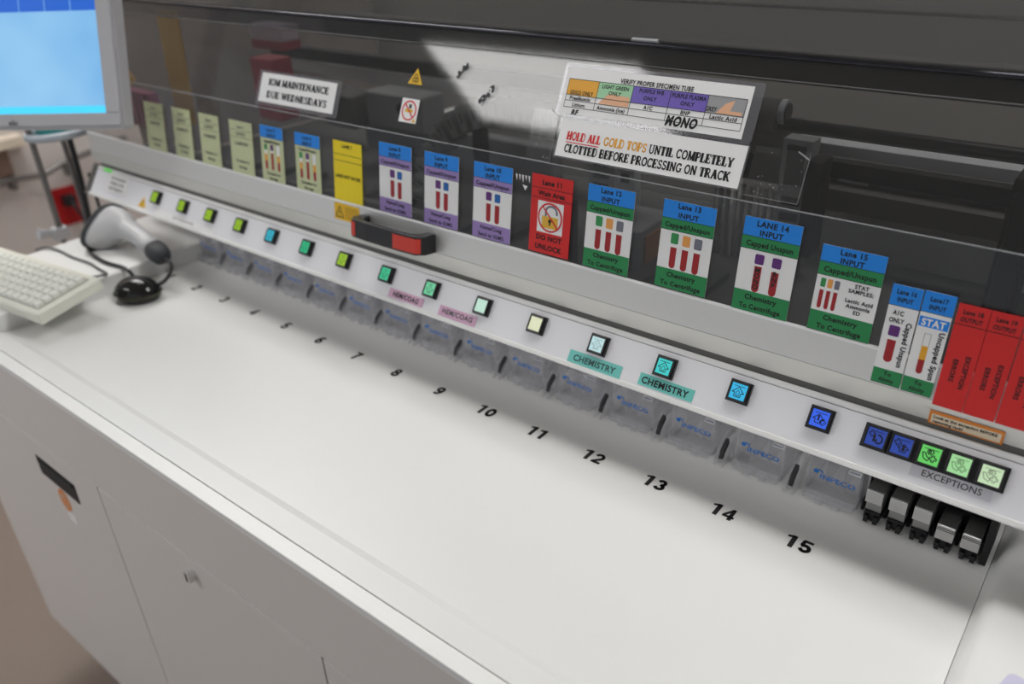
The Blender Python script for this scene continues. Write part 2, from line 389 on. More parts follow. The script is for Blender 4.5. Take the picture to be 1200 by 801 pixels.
def serif(mb, s, x, y, h, m, z, w):
    """left edge x, base line y, fitted to width w; returns the new x"""
    k = w / swidth(s)
    for ch in s:
        adv, strokes = SERIF[ch]
        for pts, t in strokes:
            for (ax, ay), (bx, by) in zip(pts, pts[1:]):
                p = Vector((ax, ay)); q = Vector((bx, by)); d = (q - p)
                if d.length < 1e-6: continue
                d.normalize(); n = Vector((-d.y, d.x)) * t * 1.12 / 2; e = d * (0.02 if len(pts) > 2 else 0)
                c = [p - e + n, p - e - n, q + e - n, q + e + n]
                mb.add([(x + v.x*k, y + v.y*h, z) for v in c], [(0, 1, 2, 3)], m)
        x += adv * k
    return x

# =================================================================== SETTING
def struct(o): o['kind'] = 'structure'; return o
FLOOR_Z = -0.86
X0, X1, Y0, Y1 = -1.52, 4.2, -3.4, 1.6
b = MB(); b.box((X0-0.1, Y0-0.1, FLOOR_Z-0.1), (X1+0.1, Y1+0.1, FLOOR_Z), FLOORM); struct(b.build('floor'))
b = MB(); b.box((X0-2.1, Y0-0.1, CEIL_Z), (X1+0.1, Y1+0.1, CEIL_Z+0.1), CEILM); struct(b.build('ceiling'))
b = MB(); b.box((X0-0.1, -0.8, FLOOR_Z), (X0, Y1, CEIL_Z), WALLM); struct(b.build('wall_left'))
b = MB(); b.box((X0-2.1, Y1, FLOOR_Z), (X1, Y1+0.1, CEIL_Z), WALLM); struct(b.build('wall_back'))
b = MB(); b.box((X1, Y0, FLOOR_Z), (X1+0.1, Y1, CEIL_Z), WALLM); struct(b.build('wall_right'))
b = MB(); b.box((X0, -0.8, FLOOR_Z), (X0+0.012, Y1, FLOOR_Z+0.10), mat('skirting_vinyl', rgb(120, 104, 96), 0.6)); struct(b.build('baseboard_left'))

for i, (x, y, sx, sy) in enumerate(TROFFERS):
    t = thing('ceiling_light', ['white ceiling light panel over the aisle to the left, mirrored in the clear lid', 'white ceiling light panel above the left end of the lab machine', 'white ceiling light panel above the right end of the lab machine', 'white ceiling light panel over the aisle to the right'][i], 'ceiling light', Matrix.Translation((x, y, CEIL_Z)), 'ceiling light panels')
    b = MB()
    for a, c in (((-sx/2-.02, -sy/2-.02), (sx/2+.02, -sy/2)), ((-sx/2-.02, sy/2), (sx/2+.02, sy/2+.02)), ((-sx/2-.02, -sy/2), (-sx/2, sy/2)), ((sx/2, -sy/2), (sx/2+.02, sy/2))):
        b.box((a[0], a[1], -0.02), (c[0], c[1], 0), WHITE_TRIM)
    b.build('light_frame', t)
    b = MB(); b.box((-sx/2, -sy/2, -0.012), (sx/2, sy/2, -0.004), DIFF); b.build('diffuser', t)

# =================================================================== MACHINE
MXL, MXR = -0.20, 1.70
mach = thing('sample_input_machine', 'large white and grey laboratory sample sorting machine with a clear sloping lid', 'lab machine', Matrix.Translation((0.75, 0, FLOOR_Z)))
MINV = Matrix.Translation((-0.75, 0, -FLOOR_Z))
class MP(MB):       # a part of the machine, written in room coordinates
    def build(self, name, parent=None, bevel=0.0, seg=2):
        if parent is None:
            self.v = [MINV @ v for v in self.v]; parent = mach
        return MB.build(self, name, parent, bevel, seg)
# cabinet
b = MP(); b.box((-0.18, -0.29, FLOOR_Z+0.14), (MXR, 0.95, -0.02), CAB); b.box((-0.10, -0.20, FLOOR_Z), (MXR, 0.9, FLOOR_Z+0.14), BLACKM); b.build('cabinet_body')
b = MP(); b.box((-0.182, -0.3115, -0.1255), (MXR, -0.28, -0.004), CAB); b.build('front_apron', bevel=0.0015)
for i, (xa, xb) in enumerate(((-0.182, 0.3515), (0.3545, 0.8265), (0.8295, 1.302), (1.305, MXR))):
    b = MP(); b.box((xa, -0.3115, FLOOR_Z+0.135), (xb, -0.288, -0.1275), CAB); d = b.build('cabinet_door', bevel=0.0015)
    if i == 0:
        b = MP()
        b.v = []; b.prism([(0.1435, -0.1625), (0.2655, -0.1655), (0.2625, -0.2025), (0.1435, -0.198)], -0.3125, -0.3115, BLACKM, 'y')
        b.box((0.150, -0.3145, -0.1725), (0.260, -0.3123, -0.1665), BLACKM)
        b.v = [MINV @ v for v in b.v]; b.build('handle_slot', d, 0.0008)
        b = MP()
        b.prism([(0.199 + 0.017*math.cos(t*PI/12), -0.226 + 0.021*math.sin(t*PI/12)) for t in range(24)], -0.3121, -0.3115, ORANGEP, 'y')
        b.prism([(0.199 + 0.011*math.cos(t*PI/12), -0.226 + 0.014*math.sin(t*PI/12)) for t in range(24)], -0.3124, -0.3120, mat('pale_orange', rgb(214, 176, 150), 0.6), 'y')
        b.prism([(0.199 + 0.006*math.cos(t*PI/6), -0.228 + 0.008*math.sin(t*PI/6)) for t in range(12)], -0.3127, -0.3123, ORANGEP, 'y')
        b.box((0.192, -0.3121, -0.268), (0.218, -0.3115, -0.249), PAPER)
        b.v = [MINV @ v for v in b.v]; b.build('door_sticker', d)
    if i == 1:
        b = MP(); b.prism(circ(0.577, -0.155, 0.009), -0.321, -0.3115, ALU, 'y'); b.box((0.5755, -0.3215, -0.161), (0.5785, -0.3208, -0.149), BLACK)
        b.v = [MINV @ v for v in b.v]; b.build('lock_knob', d, 0.001)
# work tray
b = MP()
b.box((0.036, -0.2950, -0.03), (1.352, 0.20, 0.0), WHITE_TOP)
tray = b.build('work_tray')
b = MP(); b.prism([(-0.258, 0.0), (-0.268, 0.0035), (-0.2945, 0.0042), (-0.2945, -0.02), (-0.258, -0.02)], 0.036, MXR, WHITE_TOP, 'x'); b.build('tray_lip', bevel=0.001)
b = MP(); b.box((-0.182, -0.3130, -0.006), (MXR, -0.2953, 0.0040), WHITE_TRIM); b.build('front_edge_strip', bevel=0.0012)
b = MP(); b.box((-0.165, -0.2950, -0.02), (0.050, 0.17, 0.030), WHITE_TOP); b.build('side_shelf', bevel=0.003, seg=3)
prof = [(1.3525, -0.02), (1.3525, 0.002)] + [(1.3525 + 0.003 + 0.016*(1-math.cos(a*PI/16)), 0.002 + 0.021*math.sin(a*PI/16)) for a in range(1, 9)] + [(MXR, 0.023), (MXR, -0.02)]
b = MP(); b.prism(prof, -0.294, 0.20, WHITE_TOP, 'y', True); b.build('side_block')
b = MP(); b.box((-0.18, 0.17, 0.0), (MXR, 0.20, 0.115), mat('recess_wall', (0.7, 0.7, 0.7, 1), 0.5)); b.build('recess_wall')
# lane numbers printed on the tray
for k in range(1, 16):
    b = MP(); s = str(k)
    digits(b, s, 0, 0, 0.0178, 0.0185, 0, INK)
    b.v = [MINV @ (v + Vector((k*0.08 - 0.001 + (0.0 if k > 9 else 0.0), 0.0025, 0.0004))) for v in b.v]
    b.build('lane_number', tray)

# button panel ---------------------------------------------------------
PL, PR = -0.188, MXR
def pw(s, n=0.0):      # panel frame -> (y, z)
    p = PANELF @ Vector((0, s, n)); return (p.y, p.z)
b = MP(); b.prism([pw(0.004), pw(0.0493), pw(0.0493, -0.02), pw(0.004, -0.02)], PL, PR, PANEL, 'x'); b.build('button_panel')
b = MP(); b.prism([pw(-0.0015, 0.0005), pw(-0.0005, 0.0022), pw(0.0035, 0.0022), pw(0.0042, 0.0005), pw(0.0042, -0.022), pw(-0.0015, -0.022)], PL, PR, WHITE_TRIM, 'x'); b.build('panel_lip', bevel=0.0006)
b = MP(); b.prism([pw(0.0498, 0.0003), pw(0.0525, 0.0007), pw(0.0550, 0.0002), pw(0.0562, -0.0012), pw(0.0562, -0.005), pw(0.0500, -0.02), pw(0.0498, -0.001)], PL, PR, RIM, 'x'); b.build('panel_rim', bevel=0.0008)
b = MP(); b.prism([pw(-0.002, 0.003), pw(0.0580, 0.003), pw(0.0580, -0.03), pw(-0.002, -0.024)], PL - 0.012, PL, DKGREY, 'x'); b.build('end_cap', bevel=0.002)
ledm = mat('green_indicator', rgb(60, 200, 40), 0.3, emit=0.5)
b = MP(); T = PANELF
b.box((-0.162, 0.0500, 0.0005), (-0.135, 0.0545, 0.0020), ledm, T=T); b.build('indicator_light', bevel=0.0005)
b = MP(); b.prism([(0.056, 0.122), (0.0545, 0.1385), (0.060, 0.1490), (0.072, 0.1490), (0.072, 0.122)], PL, PR, mat('gap_shade_grey', rgb(104, 104, 100), 0.6), 'x'); b.build('gap_shade_strip')  # dark strip added inside the gap to deepen its shade

ICON_UP = [(-.5, -.05), (0, .42), (.5, -.05), (.26, -.05), (.26, -.38), (-.26, -.38), (-.26, -.05), (-.5, -.05)]
def icon(mb, kind, m, z, k=0.0062):
    P = lambda pts, ox=0, oy=0, sc=1: [((x*sc+ox)*k*2, (y*sc+oy)*k*2) for x, y in pts]
    if kind != 'rack': bar(mb, (-k*0.9, k*0.86), (k*0.95, k*0.86), 0.0006, z, m)
    if kind == 'up':
        pline(mb, P(ICON_UP, 0, -.05), 0.0008, z, m); pline(mb, P([(-.12, -.3), (-.12, -.02), (0, .14), (.12, -.02), (.12, -.3), (-.12, -.3)], 0, -.03), 0.0006, z, m)
    if kind == 'cross':
        pline(mb, P(ICON_UP, -.08, -.02, .85), 0.0008, z, m); bar(mb, (-.001, -.002), (-.001, .003), 0.0016, z, m)
        pline(mb, P([(-.1, .3), (.1, .3), (.1, .1), (.3, .1), (.3, -.1), (.1, -.1), (.1, -.3), (-.1, -.3), (-.1, -.1), (-.3, -.1), (-.3, .1), (-.1, .1), (-.1, .3)], .3, -.2, .75), 0.0007, z, m)
    if kind == 'loop':
        pline(mb, P([(-.1, .3), (.1, .3), (.1, .1), (.3, .1), (.3, -.1), (.1, -.1), (.1, -.3), (-.1, -.3), (-.1, -.1), (-.3, -.1), (-.3, .1), (-.1, .1), (-.1, .3)], -.3, .22, .7), 0.0008, z, m)
        pline(mb, P([(.1, .2), (.2, .25), (.42, .1), (.48, -.12), (.36, -.35), (.14, -.38), (.02, -.22), (.12, -.12)]), 0.0014, z, m); bar(mb, (-.0012, -.004), (-.0012, .002), 0.002, z, m)
    if kind == 'plusup':
        pline(mb, P([(-.1, .3), (.1, .3), (.1, .1), (.3, .1), (.3, -.1), (.1, -.1), (.1, -.3), (-.1, -.3), (-.1, -.1), (-.3, -.1), (-.3, .1), (-.1, .1), (-.1, .3)], -.3, .2, .75), 0.0008, z, m)
        pline(mb, P(ICON_UP, .15, -.12, .75), 0.0008, z, m); bar(mb, (.002, -.004), (.002, .001), 0.0024, z, m)
    if kind == 'pcross':
        pline(mb, P([(-.5, .1), (-.35, -.3), (-.05, -.42), (.02, -.25), (-.2, -.1), (-.32, .12), (-.5, .1)]), 0.0009, z, m)
        pline(mb, P([(-.2, .1), (-.2, .36), (.1, .4), (.22, .25), (.1, .1)]), 0.0009, z, m); text(mb, 'R', 0, .0022, 0.004, m, z)
        pline(mb, P([(-.1, .3), (.1, .3), (.1, .1), (.3, .1), (.3, -.1), (.1, -.1), (.1, -.3), (-.1, -.3), (-.1, -.1), (-.3, -.1), (-.3, .1), (-.1, .1), (-.1, .3)], .24, -.18, .75), 0.0009, z, m)
lime = (168, 214, 30)
BUT = [(0.0329, lime, 'up', .35), (0.1158, lime, 'up', .35), (0.1953, lime, 'up', .35), (0.2761, lime, 'up', .35), (0.3560, (50, 196, 222), 'up', .4), (0.4384, (40, 200, 140), 'up', .4),
       (0.5197, lime, 'up', .35), (0.6051, (40, 206, 150), 'up', .4), (0.6875, (100, 214, 160), 'up', .35), (0.7736, (190, 230, 212), None, .0), (0.8565, (226, 230, 190), None, .0),
       (0.9418, (200, 236, 240), 'up', .0), (1.0253, (60, 216, 214), 'up', 1), (1.1087, (60, 196, 246), 'up', 1), (1.1899, (62, 110, 250), 'cross', 1),
       (1.2410, (58, 88, 190), 'loop', 1), (1.2631, (58, 88, 190), 'plusup', 1), (1.2866, (112, 220, 110), 'pcross', 1), (1.3102, (176, 236, 170), 'pcross', .25), (1.3344, (214, 242, 200), 'pcross', .12)]
for i, (x, colr, ic, strength) in enumerate(BUT):
    p = part('lane_button', mach, MINV @ at(PANELF, x - 0.0005, 0.0325))
    w = 0.0112
    b = MB()
    if i >= 15:
        w = 0.0117 if i < 19 else 0.0122
    b.prism([(-w, -0.0112), (w, -0.0112), (w, 0.0112), (-w, 0.0112)], 0.0, 0.0045, BLACK, 'z')
    q = 0.0100
    for a, c in (((-q, -q), (q, -0.0080)), ((-q, 0.0080), (q, q)), ((-q, -0.0080), (-0.0080, 0.0080)), ((0.0080, -0.0080), (q, 0.0080))):
        b.box((a[0], a[1], 0.0045), (c[0], c[1], 0.0075), BLACK)
    b.build('button_frame', p, 0.0006)
    b = MB(); b.box((-0.0079, -0.0079, 0.0046), (0.0079, 0.0079, 0.0066), lcd(*colr, s=0.62 if i not in (15, 16) else 0.45))
    if ic:
        im = INK if strength == 1 else mat('icon_%d' % i, rgb(*[int(c * (0.45 if strength > .3 else 0.78)) for c in colr]), 0.5)
        icon(b, ic, im, 0.0068)
    b.build('button_display', p)

# lane guides under the panel ---------------------------------------------
def make_guide(k):
    x = k * 0.08
    g = part('lane_guide', mach, MINV @ Matrix.Translation((x, 0, 0)))
    return g
proto = None
for k in range(1, 16):
    g = make_guide(k)
    if proto is None:
        parts = []
        b = MB()
        hood = [(0.090, 0.012), (0.084, 0.020), (0.083, 0.030), (0.087, 0.040), (0.097, 0.048), (0.112, 0.052), (0.16, 0.052), (0.16, 0.046), (0.112, 0.046), (0.100, 0.0425), (0.0925, 0.0365), (0.089, 0.029), (0.0895, 0.0215), (0.095, 0.012)]
        b.prism(hood, -0.026, 0.026, GUIDEM, 'x', True)
        b.box((-0.0275, 0.084, 0.0), (-0.0255, 0.16, 0.050), GUIDEM); b.box((0.0255, 0.084, 0.0), (0.0275, 0.16, 0.050), GUIDEM)
        for xx in (-0.008, 0.010): b.box((xx - 0.0008, 0.083, 0.012), (xx + 0.0008, 0.15, 0.051), GUIDEM)
        parts.append(('guide_hood', b.build('guide_hood', g, 0.0005)))
        b = MB()
        b.box((-0.026, 0.074, 0.0005), (0.026, 0.150, 0.006), GUIDEM)
        b.box((-0.026, 0.074, 0.006), (0.026, 0.077, 0.011), GUIDEM)
        for xx in (-0.012, 0.006): b.box((xx, 0.070, 0.0005), (xx + 0.008, 0.076, 0.009), GUIDEM)
        parts.append(('guide_base', b.build('guide_base', g, 0.0006)))
        b = MB()
        fork = [(0.068, 0.0005), (0.092, 0.0005), (0.104, 0.020), (0.104, 0.030), (0.092, 0.027), (0.078, 0.016)]
        b.prism(fork, -0.0455, -0.0430, GUIDEM, 'x'); b.prism(fork, -0.0360, -0.0335, GUIDEM, 'x')
        parts.append(('guide_fork', b.build('guide_fork', g, 0.0006)))
        b = MB()
        b.prism([(0.0755, 0.006), (0.0785, 0.003), (0.083, 0.010), (0.092, 0.0175), (0.091, 0.0245), (0.0795, 0.0165)], -0.0425, -0.0385, mat('pad_charcoal', rgb(52, 52, 54), 0.6), 'x')
        parts.append(('stop_pad', b.build('stop_pad', g, 0.0006)))
        b = MB(); FR = frame((0, 0.0833, 0.0265), -2)
        t = MB(); text(t, 'INPECO', 0.004, 0.0, 0.0062, LOGO, 0.0, w=0.036, bold=0.03)
        t.prism(circ(-0.0185, 0.0045, 0.0026), 0, 0.0002, LOGO, 'z'); pline(t, [(-0.018, 0.0062), (-0.014, 0.0068), (-0.0115, 0.0046)], 0.0016, 0.0, LOGO)
        b.v = [FR @ v for v in t.v]; b.f = t.f; b.mi = t.mi; b.mats = t.mats; b.sm = t.sm
        parts.append(('guide_lettering', b.build('guide_lettering', g)))
        b = MB(); FR = frame((0.0185, 0.0866, 0.0415), 45)
        b.box((-0.0062, -0.0022, 0.0), (0.0062, 0.0022, 0.0003), PAPER, T=FR)
        for j in range(9): b.box((-0.0052 + j*0.0012, -0.0012, 0.0003), (-0.0046 + j*0.0012, 0.0012, 0.0005), mat('barcode_blue', rgb(60, 76, 120), 0.5), T=FR)
        parts.append(('barcode_tag', b.build('barcode_tag', g)))
        proto = parts
    else:
        for n, o in proto:
            c = o.copy(); COL.objects.link(c); c.parent = g
for o in list(COL.objects):
    if o.name.startswith('guide_lettering') or o.name.startswith('barcode_tag'): pass

# strip lamp added unseen behind the panel to brighten the lane guides
b = MP(); b.box((-0.15, 0.098, 0.0885), (1.36, 0.122, 0.098), WHITE_TRIM); fill_lamp = b.build('recess_fill_lamp')
b = MP(); b.box((-0.148, 0.100, 0.0880), (1.358, 0.120, 0.0886), FILLM); b.v = [MINV @ v for v in b.v]; b.build('fill_diffuser', fill_lamp)
# exception rack bay (black) ------------------------------------------------
b = MP()
b.box((1.2295, 0.108, 0.0005), (1.3485, 0.118, 0.092), BLACKM)
b.box((1.3425, 0.0745, 0.0005), (1.3485, 0.108, 0.060), BLACKM)
for j in range(5):
    xa = 1.2296 + j*0.02225
    b.box((xa, 0.088, 0.0005), (xa + 0.0028, 0.108, 0.012), BLACKM)
    b.box((xa + 0.0075, 0.0985, 0.048), (xa + 0.0135, 0.108, 0.060), BLACKM); b.box((xa + 0.003, 0.1000, 0.040), (xa + 0.0205, 0.108, 0.045), BLACK)
b.build('rack_bay', bevel=0.0006)

# lid ------------------------------------------------------------------
LXL, LXR = -0.213, MXR
def lw(F, s, n=0.0):
    p = F @ Vector((0, s, n)); return (p.y, p.z)
b = MP()
b.prism([lw(LOWER, -0.0005), lw(LOWER, -0.0320), lw(LOWER, -0.0320, -0.006), lw(LOWER, -0.0005, -0.006)], LXL, LXR, ALU, 'x')
b.prism([lw(LOWER, -0.0326, -0.0004), (0.0575, 0.1466), (0.0620, 0.1466), lw(LOWER, -0.0326, -0.006)], LXL, LXR, ALU2, 'x')
b.prism([lw(LOWER, -0.001, -0.0062), (0.062, 0.165), (0.0625, 0.1495), (0.080, 0.1495), (0.080, 0.19)], LXL, LXR, BLACKM, 'x')
b.build('lid_frame')
b = MP(); b.prism([lw(LOWER, -0.0006, 0.0002), lw(LOWER, -0.0002, 0.0016), lw(LOWER, 0.0008, 0.0018), lw(LOWER, 0.0026, 0.0002), lw(LOWER, 0.0026, -0.001), lw(LOWER, -0.0006, -0.004)], LXL, LXR, ALULINE, 'x'); b.build('lid_edge_trim')
b = MP(); b.prism([lw(LOWER, 0.0), lw(LOWER, 0.1068), lw(LOWER, 0.1068, -0.003), lw(LOWER, 0.0, -0.003)], LXL, LXR, LIDM, 'x')
b.build('lower_lid_pane')
b = MP(); b.prism([lw(UPPER, 0.0003), lw(UPPER, 0.1325), lw(UPPER, 0.1325, -0.003), lw(UPPER, 0.0003, -0.003)], LXL, LXR, LIDM, 'x'); b.build('upper_lid_pane')
b = MP(); b.prism([lw(UPPER, 0.1125, -0.0034), lw(UPPER, 0.1325, -0.0034), lw(UPPER, 0.1325, -0.008), lw(UPPER, 0.1125, -0.008)], LXL, LXR, BANDM, 'x'); b.build('lid_reinforcing_band')
b = MP(); b.prism([lw(UPPER, -0.0006, 0.0002), lw(UPPER, 0.0004, 0.0006), lw(UPPER, 0.0008, 0.0001), lw(UPPER, 0.0004, -0.0004)], LXL, LXR, RAILM, 'x'); b.build('lid_crease_line')
b = MP(); b.prism([lw(UPPER, 0.1118, 0.0001), lw(UPPER, 0.1124, 0.0006), lw(UPPER, 0.1130, 0.0001), lw(UPPER, 0.1124, -0.0003)], LXL, LXR, INDARK, 'x'); b.build('lid_seam_line')
yt, zt = lw(UPPER, 0.1335)
b = MP(); b.prism([(yt + 0.0022*math.cos(2*PI*i/12), zt + 0.0022*math.sin(2*PI*i/12)) for i in range(12)], LXL, LXR, mat('glossy_black_rim', rgb(60, 60, 66), 0.08, metal=0.9), 'x', True); b.build('lid_top_rim')
b = MP(); b.prism([lw(UPPER, 0.1330, -0.0005), lw(UPPER, 0.137, 0.002), lw(UPPER, 0.140, -0.001), lw(UPPER, 0.136, -0.006)], 0.915, 0.945, RAILM, 'x'); b.build('lid_clip', bevel=0.0006)
# top cover sloping back above the lid
TOPF = frame((0, yt + 0.002, zt + 0.003), 38)
b = MP()
for s0, s1, n in ((0.0, 0.045, 0.0), (0.046, 0.105, -0.0005), (0.106, 0.30, -0.001), (0.302, 0.55, -0.002)):
    b.prism([lw(TOPF, s0, n), lw(TOPF, s1, n), lw(TOPF, s1, n - 0.006), lw(TOPF, s0, n - 0.006)], LXL, LXR, TOPM, 'x')
b.build('top_cover', bevel=0.0008)
# lid handle
HF = frame((0.598, 0.0565, 0.1785), 7.7)
h = part('lid_handle', mach, MINV @ at(LOWER, 0.6140, -0.0205))
b = MB()
pts_out = [(-0.066, 0.0), (-0.066, 0.018), (-0.058, 0.027), (-0.03, 0.029), (0.03, 0.029), (0.058, 0.027), (0.066, 0.018), (0.066, 0.0)]
pts_in = [(0.052, 0.0), (0.050, 0.012), (0.042, 0.0195), (0.03, 0.021), (-0.03, 0.021), (-0.042, 0.0195), (-0.050, 0.012), (-0.052, 0.0)]
b2 = [(x, n) for x, n in pts_out + pts_in]
b2 = [(x * 1.03, n * 1.06) for x, n in b2]
vs = [(x, -0.0125, n) for x, n in b2] + [(x, 0.0125, n) for x, n in b2]
n_ = len(b2); fs = [[i, (i+1) % n_, n_+(i+1) % n_, n_+i] for i in range(n_)]
m_ = len(pts_out)
for i in range(m_ - 1):
    fs.append([i, i+1, n_-2-i, n_-1-i]); fs.append([n_+i, n_+n_-1-i, n_+n_-2-i, n_+i+1])
b.add(vs, fs, BLACK)
b.build('handle_grip', h, 0.002, 3)
def strip(path):
    b = MB(); n = len(path)
    vs = [(x * 1.03, y, z * 1.06) for y in (-0.0095, 0.0095) for x, z in path]
    out = [(x * 1.03, y, z * 1.06 - 0.0010) for y in (-0.0095, 0.0095) for x, z in path]
    b.add(vs, [[i, i+1, n+i+1, n+i] for i in range(n-1)], REDH); b.build('handle_red_strip', h)
strip([(0.020, 0.02935), (0.030, 0.0294), (0.045, 0.02845), (0.0582, 0.0274), (0.0622, 0.0230)])
strip([(-0.0664, 0.0180), (-0.0582, 0.0274), (-0.0500, 0.0281)])

# interior behind the lid ---------------------------------------------------
b = MP(); b.box((MXL, 0.172, 0.100), (MXR, 0.85, 0.112), INDARK)
for j in range(18):
    b.box((j*0.08 - 0.012, 0.172, 0.112), (j*0.08 + 0.012, 0.30, 0.122), STEELD)
b.build('interior_deck')
b = MP(); b.box((MXL, 0.80, 0.112), (MXR, 0.83, 0.90), INGREY); b.build('interior_back_panel')
b = MP(); b.box((MXL-0.012, 0.16, 0.112), (MXL-0.006, 0.83, 0.50), clear('smoked_end', (0.45, 0.45, 0.45, 1), 0.1, 1.4)); b.build('clear_end_panel')
b = MP(); b.box((MXL-0.012, 0.81, 0.10), (MXL, 0.85, 0.90), INDARK); b.build('end_post')
b = MP(); b.box((1.69, 0.085, 0.112), (1.70, 0.85, 0.70), INDARK); b.build('interior_end_panel')
# right hand rod and beams
b = MP(); b.tube([(1.03, 0.25, 0.3340), (1.66, 0.25, 0.3340)], 0.0075, BLACK, 16); b.box((1.03, 0.2435, 0.3285), (1.66, 0.247, 0.3315), STEELD); b.build('guide_rod')
b = MP(); b.prism(circ(0.25, 0.340, 0.020, n=24), 0.985, 1.035, INDARK, 'x', True); b.prism(circ(0.25, 0.347, 0.0135, n=24), 1.035, 1.041, RAILL, 'x'); b.prism(circ(0.25, 0.347, 0.010, n=24), 1.040, 1.043, INDARK, 'x'); b.build('rod_bearing')
b = MP(); b.box((0.95, 0.45, 0.247), (1.68, 0.49, 0.262), RAILL); b.build('cross_rail')
b = MP(); b.box((0.95, 0.42, 0.228), (1.68, 0.44, 0.249), BLACKM); b.build('drive_belt')
b = MP(); b.box((0.97, 0.45, 0.190), (1.68, 0.50, 0.2270), RAILM); b.box((0.97, 0.449, 0.219), (1.68, 0.4515, 0.226), RAILL); b.build('cross_rail')
b = MP(); b.box((1.02, 0.40, 0.192), (1.68, 0.43, 0.220), INDARK); b.build('cross_beam')
b = MP(); b.box((1.00, 0.46, 0.112), (1.68, 0.47, 0.190), mat('pale_casing', rgb(205, 204, 200), 0.6)); b.build('inner_skirt')
b = MP(); b.box((1.268, 0.25, 0.112), (1.296, 0.30, 0.312), BLACKM); b.box((1.272, 0.246, 0.13), (1.292, 0.25, 0.30), BLACK); b.build('lift_column', bevel=0.002)
b = MP(); b.box((1.045, 0.46, 0.214), (1.085, 0.449, 0.2265), mat('bright_block', rgb(215, 218, 222), 0.3)); b.build('bright_block', bevel=0.002)
# tower with slots between lanes 13 and 14
b = MP(); b.box((1.005, 0.345, 0.112), (1.042, 0.37, 0.292), RAILM)
for j in range(5): b.box((1.011, 0.3435, 0.125 + j*0.021), (1.034, 0.346, 0.136 + j*0.021), BLACKM)
b.box((1.042, 0.33, 0.15), (1.060, 0.37, 0.272), BLACKM); b.box((1.011, 0.3435, 0.235), (1.034, 0.346, 0.285), BLACKM); b.build('slotted_tower', bevel=0.001)
b = MP(); b.box((0.735, 0.40, 0.13), (0.765, 0.42, 0.205), RAILL); b.box((0.742, 0.398, 0.145), (0.757, 0.401, 0.16), INDARK); b.box((0.742, 0.398, 0.175), (0.757, 0.401, 0.19), INDARK); b.build('pale_bracket', bevel=0.0015)
b = MP(); b.box((0.83, 0.38, 0.22), (1.03, 0.42, 0.262), BLACKM); b.box((0.93, 0.36, 0.262), (1.0, 0.42, 0.30), INDARK); b.build('gantry_head', bevel=0.003)
b = MP()
for j in range(9): b.box((0.905 + j*0.0105, 0.37, 0.112), (0.909 + j*0.0105, 0.376, 0.215), RAILM if j % 3 else RAILL)
b.build('spring_rods')
# centre bracket, box, side panel
b = MP(); b.box((0.650, 0.45, 0.125), (0.70, 0.47, 0.215), RAILL)
for j in range(4): b.box((0.660, 0.448, 0.137 + j*0.019), (0.690, 0.4505, 0.147 + j*0.019), INDARK)
b.box((0.66, 0.43, 0.205), (0.69, 0.45, 0.225), RAILL); b.build('pale_bracket', bevel=0.0015)
b = MP(); b.box((0.80, 0.25, 0.112), (0.865, 0.34, 0.170), RAILM); b.build('carriage_block', bevel=0.002)
b = MP(); b.box((0.8655, 0.262, 0.122), (0.868, 0.33, 0.160), INTAN); b.build('carriage_block_side')
b = MP(); b.box((0.22, 0.55, 0.112), (0.85, 0.60, 0.185), mat('pale_casing', rgb(205, 204, 200), 0.6)); b.build('inner_cabinet')
b = MP(); b.box((0.74, 0.20, 0.112), (0.775, 0.24, 0.20), BLACKM); b.box((0.490, 0.35, 0.112), (0.510, 0.37, 0.245), BLACKM); b.build('dark_upright', bevel=0.002)
# cable carrier arch
b = MP(); pth = [(0.88, 0.283)] + [(0.60 - 0.168*math.sin(a*PI/20), 0.115 + 0.168*math.cos(a*PI/20)) for a in range(0, 11)]
for (xa, za), (xb, zb) in zip(pth, pth[1:]):
    L = math.hypot(xb-xa, zb-za); k = max(1, int(L/0.014))
    for j in range(k):
        p = Vector((xa + (xb-xa)*(j+.5)/k, 0.30, za + (zb-za)*(j+.5)/k)); an = math.atan2(zb-za, xb-xa)
        T = Matrix.Translation(p) @ Matrix.Rotation(-an, 4, 'Y')
        b.box((-0.0064, -0.022, -0.019), (0.0064, 0.022, 0.019), mat('chain_grey', rgb(128, 130, 130), 0.5), T=T); b.box((-0.002, -0.0235, -0.010), (0.002, 0.0235, 0.006), INDARK, T=T)
b.build('cable_carrier')
b = MP(); b.box((-0.15, 0.46, 0.252), (0.95, 0.49, 0.273), mat('white_rail', rgb(232, 232, 232), 0.5)); b.build('long_rail')
b = MP(); b.box((-0.15, 0.45, 0.279), (0.95, 0.47, 0.302), BLACKM); b.build('long_belt')
b = MP(); b.box((0.15, 0.42, 0.135), (0.60, 0.45, 0.20), RAILM); b.box((0.22, 0.37, 0.20), (0.36, 0.43, 0.262), RAILM); b.prism(circ(0.315, 0.240, 0.010), 0.365, 0.37, BLACKM, 'y'); b.box((0.12, 0.355, 0.19), (0.20, 0.42, 0.25), INDARK); b.build('motor_housing', bevel=0.004)
b = MP(); b.box((-0.15, 0.60, 0.30), (1.68, 0.63, 0.345), INDARK); b.build('upper_beam')
